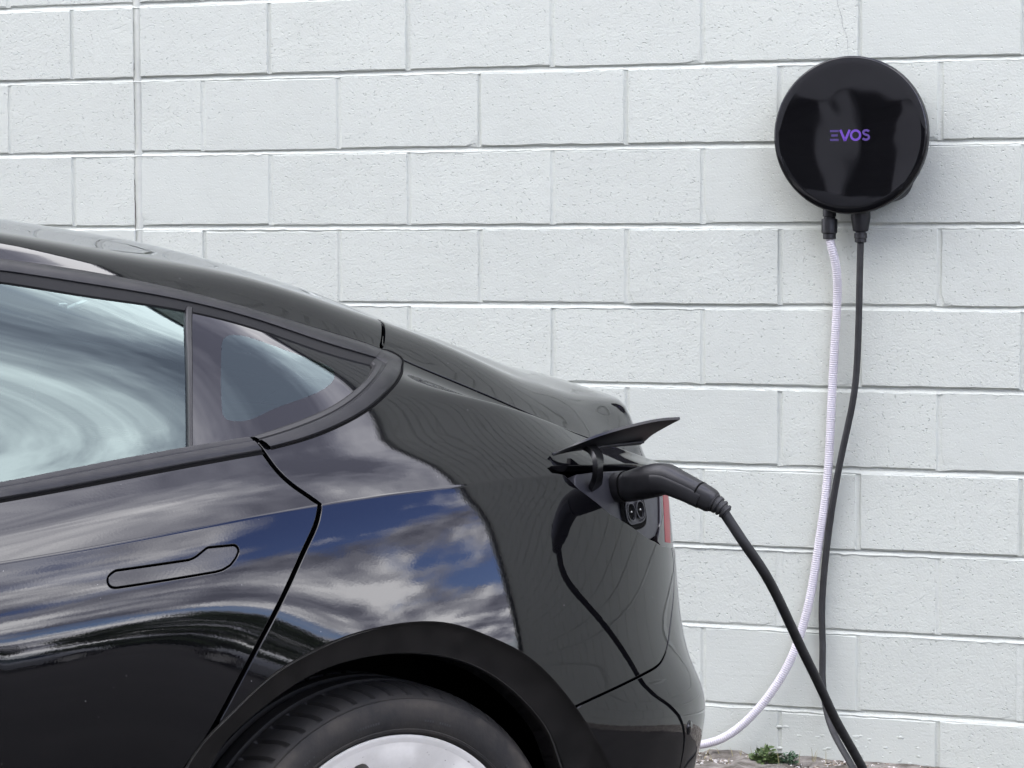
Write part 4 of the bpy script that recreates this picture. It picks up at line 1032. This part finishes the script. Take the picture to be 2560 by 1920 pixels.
# ------------------------------------------------------------------ charging lead: wall end, floor loop, plug end
LEAD = empty('charging_lead', (2.15, -.9, 0)); tag(LEAD, 'black charging cable from the wall charger with its connector in the car', 'cable')
LO = np.array([2.15, -.9, 0])
wallside = [(1.8166, -.05, 1.297), (1.8141, -.048, 1.2084), (1.808, -.040, 1.0395), (1.7978, -.035, .9261), (1.7737, -.030, .8119), (1.7495, -.025, .697), (1.7309, -.020, .5816), (1.7172, -.018, .455), (1.7139, -.018, .3629), (1.7165, -.020, .294), (1.718, -.025, .2142), (1.7256, -.035, .1702), (1.7453, -.060, .1183), (1.7794, -.100, .0763), (1.8192, -.150, .0429), (1.8493, -.200, .0265)]
floor_ = [(1.93, -.32, .0095), (2.05, -.46, .0090), (2.20, -.62, .0090), (2.33, -.84, .0090), (2.36, -1.05, .012), (2.32, -1.25, .060), (2.285, -1.44, .162)]
plugside = [(2.2655, -1.6456, .2879), (2.2663, -1.7695, .366), (2.2686, -1.893, .4407), (2.2708, -1.9958, .5036), (2.2765, -2.1075, .5742), (2.2787, -2.2305, .6568), (2.277, -2.3338, .7361), (2.2641, -2.420, .8143), (2.245, -2.4569, .8599), (2.2287, -2.4648, .8876), (2.2153, -2.4677, .9077)]
V, F = tube(catmull(wallside+floor_+plugside, 420)-LO, .0082, 14); mesh_obj('cable', V, F, MT['rubber'], LEAD)
cw = lambda p: np.array(CARM @ Vector(p))-LO
CARM = Matrix.Translation((1.0548, -2.3584, 0)) @ Matrix.Rotation(math.radians(238), 4, 'Z')
def sweep(name, path, sect, material, parent, n=24, upv=(0, 0, 1)):
    """path points, per-point (half height, half width, power) sections with the height axis kept near up"""
    P = np.array(path); T = np.gradient(P, axis=0); T /= np.linalg.norm(T, axis=1)[:, None]; V = []; F = []
    for p, t, (h_, w_, e) in zip(P, T, sect):
        u_ = np.array(upv, float); u_ -= t*(u_@t); u_ /= np.linalg.norm(u_); s_ = np.cross(t, u_)
        for i in range(n):
            a = 2*math.pi*i/n; c, s2 = math.cos(a), math.sin(a); V.append(p+u_*h_*math.copysign(abs(s2)**e, s2)+s_*w_*math.copysign(abs(c)**e, c))
    m = len(P)
    for k in range(m-1):
        for i in range(n): F.append((k*n+i, k*n+(i+1) % n, (k+1)*n+(i+1) % n, (k+1)*n+i))
    F.append(tuple(range(n))); F.append(tuple((m-1)*n+i for i in range(n)))
    o = mesh_obj(name, V, F, material, parent); recalc(o); o.data.set_sharp_from_angle(angle=math.radians(38)); return o
# connector body: nose in the socket, cranked handle, boot
pk = [(-.4850, .8420, .9262), (-.4830, .8600, .9292), (-.4822, .8690, .9306), (-.4815, .8760, .9320), (-.4797, .9005, .9368), (-.4810, .9319, .9440), (-.4857, .9537, .9470), (-.4912, .9768, .9415), (-.5015, 1.0039, .9305), (-.5111, 1.0242, .9204), (-.5160, 1.0325, .9152)]
pp = catmull([cw(p) for p in pk], 44)
tk = np.linspace(0, 1, 44)
hs = np.interp(tk, [0, .10, .12, .15, .30, .45, .55, .65, .80, .95, .985, 1], [.0250, .0250, .0248, .0236, .0262, .0268, .0250, .0220, .0202, .0190, .0185, .0168])
ws = np.interp(tk, [0, .10, .12, .15, .30, .45, .55, .65, .80, .95, .985, 1], [.0240, .0240, .0238, .0226, .0232, .0232, .0225, .0205, .0192, .0182, .0178, .0162])
CON = sweep('connector', pp, [(a, b, .78) for a, b in zip(hs, ws)], MT['plastic'], LEAD)
# raised grip shell and its seam
gp = catmull([cw(p) for p in pk[5:10]], 24); 
tt = np.gradient(gp, axis=0); tt /= np.linalg.norm(tt, axis=1)[:, None]
sweep('grip_pad', gp[2:22]-np.array([0, 0, .0045]), [(h_*.80, w_*1.07, .6) for h_, w_ in zip(np.interp(np.linspace(.5, .93, 20), tk, hs), np.interp(np.linspace(.5, .93, 20), tk, ws))], MT['plastic'], CON)
V, F = tube([pp[39]+u for u in (0,)], .01, 6) if 0 else ([], [])
ringt = pp[37]; 
sweep('grip_seam', [pp[37], pp[37]*.4+pp[38]*.6], [(hs[37]*1.02, ws[37]*1.02, .78)]*2, MT['gap'], CON)
sweep('nose_seal', [pp[5], pp[5]*.3+pp[6]*.7], [(hs[5]*1.015, ws[5]*1.015, .78)]*2, MT['gap'], CON)
# ribbed boot
bk = catmull([pp[-2], cw((-.5177, 1.0358, .9135)), cw((-.5242, 1.0475, .9041)), cw((-.527, 1.0520, .8990))], 31); sect = []
for i in range(31):
    t = i/30; r_ = .0165*(1-t)+.0118*t; q = (t*4.2) % 1
    r_ *= 1.0 if q > .38 else .80
    sect.append((r_, r_, 1.0))
sweep('strain_relief', bk, sect, MT['rubber'], CON)

# ------------------------------------------------------------------ foot of the wall: weeds, grit
def leafy(name, loc, n, r, hgt, material, label, seed, size=(.010, .022)):
    g = random.Random(seed); root = empty(name, loc); tag(root, label, 'weed', 'weeds at the foot of the wall'); V = []; F = []; SV = []; SF = []
    for i in range(n):
        a = g.uniform(0, 2*math.pi); rr = r*math.sqrt(g.random()); h_ = hgt*(1-.75*(rr/r)**2)*g.uniform(.25, 1.0); c = np.array([rr*math.cos(a), rr*math.sin(a)*.6, h_])
        L = g.uniform(*size); d_ = np.array([math.cos(a+g.gauss(0, .7)), math.sin(a+g.gauss(0, .7)), g.uniform(.1, 1.0)]); d_ /= np.linalg.norm(d_); s_ = np.cross(d_, [g.gauss(0, .4), g.gauss(0, .4), 1]); s_ /= np.linalg.norm(s_)
        b = len(V); nrm_ = np.cross(s_, d_)
        for t, w in ((0, .08), (.35, .42), (.7, .38), (1, .04)):
            for sg in (-1, 1): V.append(c+d_*L*t+s_*L*w*sg*.6-nrm_*L*.25*t*t)
        for k in range(3): F.append((b+2*k, b+2*k+1, b+2*k+3, b+2*k+2))
        if i % 5 == 0:
            b = len(SV); base_ = np.array([c[0]*.3, c[1]*.3, 0])
            for p in (base_, c):
                for dx in (-.0007, .0007): SV.append(p+np.array([dx, 0, 0]))
            SF.append((b, b+1, b+3, b+2))
    mesh_obj('leaves', V, F, material, root, smooth=True); mesh_obj('stems', SV, SF, material, root)
    return root
MT['weed'] = vary(mat('weed_leaf', (.09, .14, .04), .6), (.045, .075, .022), (.10, .145, .045), 90); bsdf(MT['weed']).inputs['Transmission Weight'].default_value = 0
MT['weed2'] = vary(mat('weed_leaf_dark', (.05, .1, .05), .6), (.035, .075, .04), (.08, .14, .07), 90)
leafy('weed', (1.595, -.105, .012), 210, .031, .044, MT['weed'], 'bright green weed tuft growing at the foot of the wall', 5)
leafy('weed', (1.655, -.100, .012), 120, .019, .036, MT['weed2'], 'smaller dark green weed beside the bright tuft by the wall', 6, (.008, .016))
V = []; F = []; g = random.Random(8)
for k in range(26):      # dry grass blades and dead stalks
    x = g.uniform(1.38, 1.75); y = -.06-g.random()*.08; b = len(V); L = g.uniform(.02, .05); dx = g.gauss(0, .012); dy = g.gauss(0, .008)
    V += [(x-.0008, y, .012), (x+.0008, y, .012), (x+dx*.5+.0006, y+dy*.5, .012+L*.7), (x+dx*.5-.0006, y+dy*.5, .012+L*.7), (x+dx, y+dy, .012+L)]; F += [(b, b+1, b+2, b+3), (b+3, b+2, b+4)]
MT['dry'] = mat('dry_grass', (.28, .25, .12), .8)
tag(mesh_obj('dry_grass', V, F, MT['dry'], smooth=False), 'sparse dry grass blades at the foot of the wall', 'grass', kind='stuff')
V = []; F = []
ico = bmesh.new(); bmesh.ops.create_icosphere(ico, subdivisions=1, radius=1); IV = np.array([v.co[:] for v in ico.verts]); IF = [[v.index for v in f.verts] for f in ico.faces]; ico.free()
for k in range(2600):
    x = g.uniform(.4, 2.6); y = -.01-abs(g.gauss(0, .10)); r_ = min(.010, abs(g.gauss(0, .0028))+.0011)
    if 1.38 < x < 1.56 and g.random() < .4: r_ *= 1.6
    b = len(V); sc = np.array([g.uniform(.7, 1.4), g.uniform(.7, 1.4), g.uniform(.5, .9)])*r_
    for v in IV: V.append(v*sc*g.uniform(.8, 1.15)+np.array([x, y, .014]))
    F += [tuple(b+i for i in f) for f in IF]
MT['gravel'] = mat('loose_grit', (.3, .28, .25), .9); t_ = MT['gravel'].node_tree
wn = N(t_, 'ShaderNodeTexVoronoi', inp={'Scale': 140.0}); t_.links.new(coords(t_), wn.inputs['Vector']); sepc = N(t_, 'ShaderNodeSeparateColor'); t_.links.new(wn.outputs['Color'], sepc.inputs[0])
t_.links.new(ramp(t_, sepc.outputs[0], [(0, (.05, .04, .03)), (.35, (.16, .12, .08)), (.6, (.32, .29, .25)), (1, (.62, .60, .56))]), bsdf(MT['gravel']).inputs['Base Color'])
tag(mesh_obj('gravel', V, F, MT['gravel'], smooth=False), 'loose brown and pale grit along the foot of the wall', 'gravel', kind='stuff')
# paint drips and blobs on the lowest course
V = []; F = []
for k in range(60):
    x = g.choice([g.gauss(1.80, .10), g.uniform(1.5, 2.3)]); z = abs(g.gauss(.03, .03))+.01; r_ = abs(g.gauss(.003, .002))+.0012; b = len(V)
    for v in IV: V.append(v*np.array([r_*g.uniform(1, 2.2), .0022, r_*.8])+np.array([x, .0005, z]))
    F += [tuple(b+i for i in f) for f in IF]
V = [(v[0]-2.4, v[1], v[2]) for v in V]
tag(mesh_obj('paint_blobs', V, F, MT['mortar'], wall), kind='stuff')

# ------------------------------------------------------------------ the yard behind the camera, seen mirrored in paint and glass
MT['bark'] = vary(mat('bark', (.09, .07, .05), .9), (.06, .048, .035), (.13, .10, .075), 9, bmp=(.6, .02), bscale=20)
MT['leaf'] = vary(mat('tree_leaf', (.05, .08, .025), .6), (.030, .052, .016), (.075, .115, .035), 1.4)
MT['leaf2'] = vary(mat('tree_leaf_dark', (.03, .05, .02), .6), (.020, .036, .013), (.05, .078, .028), 1.4)
def tree(loc, H, R_, seed, leaf, label):
    g = np.random.default_rng(seed); root = empty('tree', loc); tag(root, label, 'tree', 'trees round the yard')
    V, F = tube([(0, 0, -.1), (.08, .03, H*.25), (-.05, .1, H*.5), (.1, 0, H*.8)], [.03*H, .022*H, .014*H, .004*H], 9)
    for k in range(7):
        a = g.uniform(0, 6.28); z0 = H*g.uniform(.25, .55); e = np.array([math.cos(a)*R_*.7, math.sin(a)*R_*.7, z0+H*g.uniform(.12, .3)])
        v, f = tube([(0, 0, z0), e*.5+np.array([0, 0, z0*.5+.1]), e], [.012*H, .008*H, .003*H], 6); b = len(V); V = list(V)+list(v); F = list(F)+[tuple(b+i for i in q) for q in f]
    mesh_obj('trunk', V, F, MT['bark'], root)
    n = 2600; cl = g.normal(0, 1, (22, 3)); cl /= np.linalg.norm(cl, axis=1)[:, None]; cl *= np.array([R_*.72, R_*.72, H*.27]); cl[:, 2] += H*.66
    idx = g.integers(0, 22, n); d_ = g.normal(0, 1, (n, 3)); d_ /= np.linalg.norm(d_, axis=1)[:, None]; C = cl[idx]+d_*(g.random((n, 1))**.4)*np.array([R_*.36, R_*.36, H*.13])
    u_ = g.normal(0, 1, (n, 3)); u_ /= np.linalg.norm(u_, axis=1)[:, None]; w_ = np.cross(u_, g.normal(0, 1, (n, 3))); w_ /= np.linalg.norm(w_, axis=1)[:, None]; s_ = g.uniform(.12, .26, (n, 1))*H/7
    V = np.stack([C-u_*s_, C+w_*s_*.5, C+u_*s_, C-w_*s_*.5], 1).reshape(-1, 3); F = [(4*i, 4*i+1, 4*i+2, 4*i+3) for i in range(n)]
    mesh_obj('crown', V, F, leaf, root, smooth=False)
TREES = [(36, -4.9, 6.0, 1.9), (38, -9.5, 6.0, 2.2), (33, -15, 5.5, 2.2), (30, -18, 9.0, 3.2), (38, -13, 10, 3.5)]
TL = ['small round tree standing nearest the line of the block wall', 'round dark tree behind the parked silver sedan', 'low bushy tree in the middle of the row beyond the yard', 'broad dark tree standing farthest from the block wall', 'tallest tree at the back of the row beyond the yard']
for i, (x, y, h_, r_) in enumerate(TREES): tree((x, y, 0), h_, r_, 40+i, MT['leaf'] if i % 2 == 0 else MT['leaf2'], TL[i])
# workshop with dark roller doors opposite the wall, made tall to block skylight
SH = empty('workshop', (-1.46, -12.6, 0)); tag(SH, 'tall grey workshop opposite the wall with dark ribbed roller doors, heightened to block skylight', 'building')
MT['render'] = vary(mat('grey_render', (.32, .32, .33), .8), (.34, .34, .35), (.42, .42, .43), 1.5)
MT['roller'] = mat('dark_roller_door', (.012, .012, .014), .5)
doors = [(-4.2, -.25), (-.03, .40), (2.2, 6.2)]
SHX0, SHX1, SHH, DH = -22.0, 9.5, 11.0, 2.27
prev = SHX0
for a, b in doors+[(SHX1, SHX1)]:
    if a-prev > .01:
        bm = bmesh.new(); add_box(bm, ((prev+a)/2, -.15, DH/2), (a-prev, .3, DH)); bm_obj('wall_pier', bm, MT['render'], SH)
    prev = b
bm = bmesh.new(); add_box(bm, ((SHX0+SHX1)/2, -.14, (DH+SHH)/2), (SHX1-SHX0, .34, SHH-DH-.004)); bm_obj('fascia', bm, MT['render'], SH)  # upper front, extended upward to keep sky light off the block wall
bm = bmesh.new(); add_box(bm, ((SHX0+SHX1)/2, -5, SHH+.13), (SHX1-SHX0+.8, 11, .24)); bm_obj('roof', bm, MT['steel'], SH)
bm = bmesh.new(); add_box(bm, ((SHX0+SHX1)/2, -5.3, SHH/2), (SHX1-SHX0-.2, 9.9, SHH-.1)); bm_obj('rear_volume', bm, MT['roller'], SH)
for a, b in doors:
    dr = empty('roller_door', ((a+b)/2, -.20, 0), parent=SH)
    me = None
    for k in range(23):
        if me is None:
            bm = bmesh.new(); add_box(bm, (0, 0, .05), (b-a-.02, .03, .094), bev=.012); o = bm_obj('slat', bm, MT['roller'], dr); me = o.data
        else: o = bpy.data.objects.new('slat', me); col.objects.link(o); o.parent = dr
        o.location = (0, 0, .1*k)
# a second car across the yard
C2 = copy_tree(CAR); C2.name = 'silver_car'; C2.location = (19.5, -5.6, 0); C2.rotation_euler = (0, 0, math.radians(205))
C2['label'] = 'silver sedan parked across the yard near the trees'; C2['category'] = 'car'
def repaint(o):
    for ch in [x for x in bpy.data.objects if x.parent == o]:
        if ch.type == 'MESH' and ch.data.materials and ch.data.materials[0] == MT['paint']:
            ch.material_slots[0].link = 'OBJECT'; ch.material_slots[0].material = MT['paint2']
        repaint(ch)
repaint(C2)

# wood beyond the yard, one dark mass
g = np.random.default_rng(77); n = 9000; X = 46+g.random(n)*8; Yy = -50+g.random(n)*44; top = 2.3+.7*np.sin(Yy*.35)+.5*np.sin(Yy*.93+1)+.4*np.sin(Yy*2.3); Z = top*g.random(n)**.7
C = np.stack([X, Yy, Z], -1); u_ = g.normal(0, 1, (n, 3)); u_ /= np.linalg.norm(u_, axis=1)[:, None]; w_ = np.cross(u_, g.normal(0, 1, (n, 3))); w_ /= np.linalg.norm(w_, axis=1)[:, None]; s_ = g.uniform(.3, .65, (n, 1))
V = np.stack([C-u_*s_, C+w_*s_*.6, C+u_*s_, C-w_*s_*.6], 1).reshape(-1, 3)
tag(mesh_obj('far_wood', V, [(4*i, 4*i+1, 4*i+2, 4*i+3) for i in range(n)], MT['leaf2'], smooth=False), 'far dark wood beyond the yard', 'wood', kind='stuff')
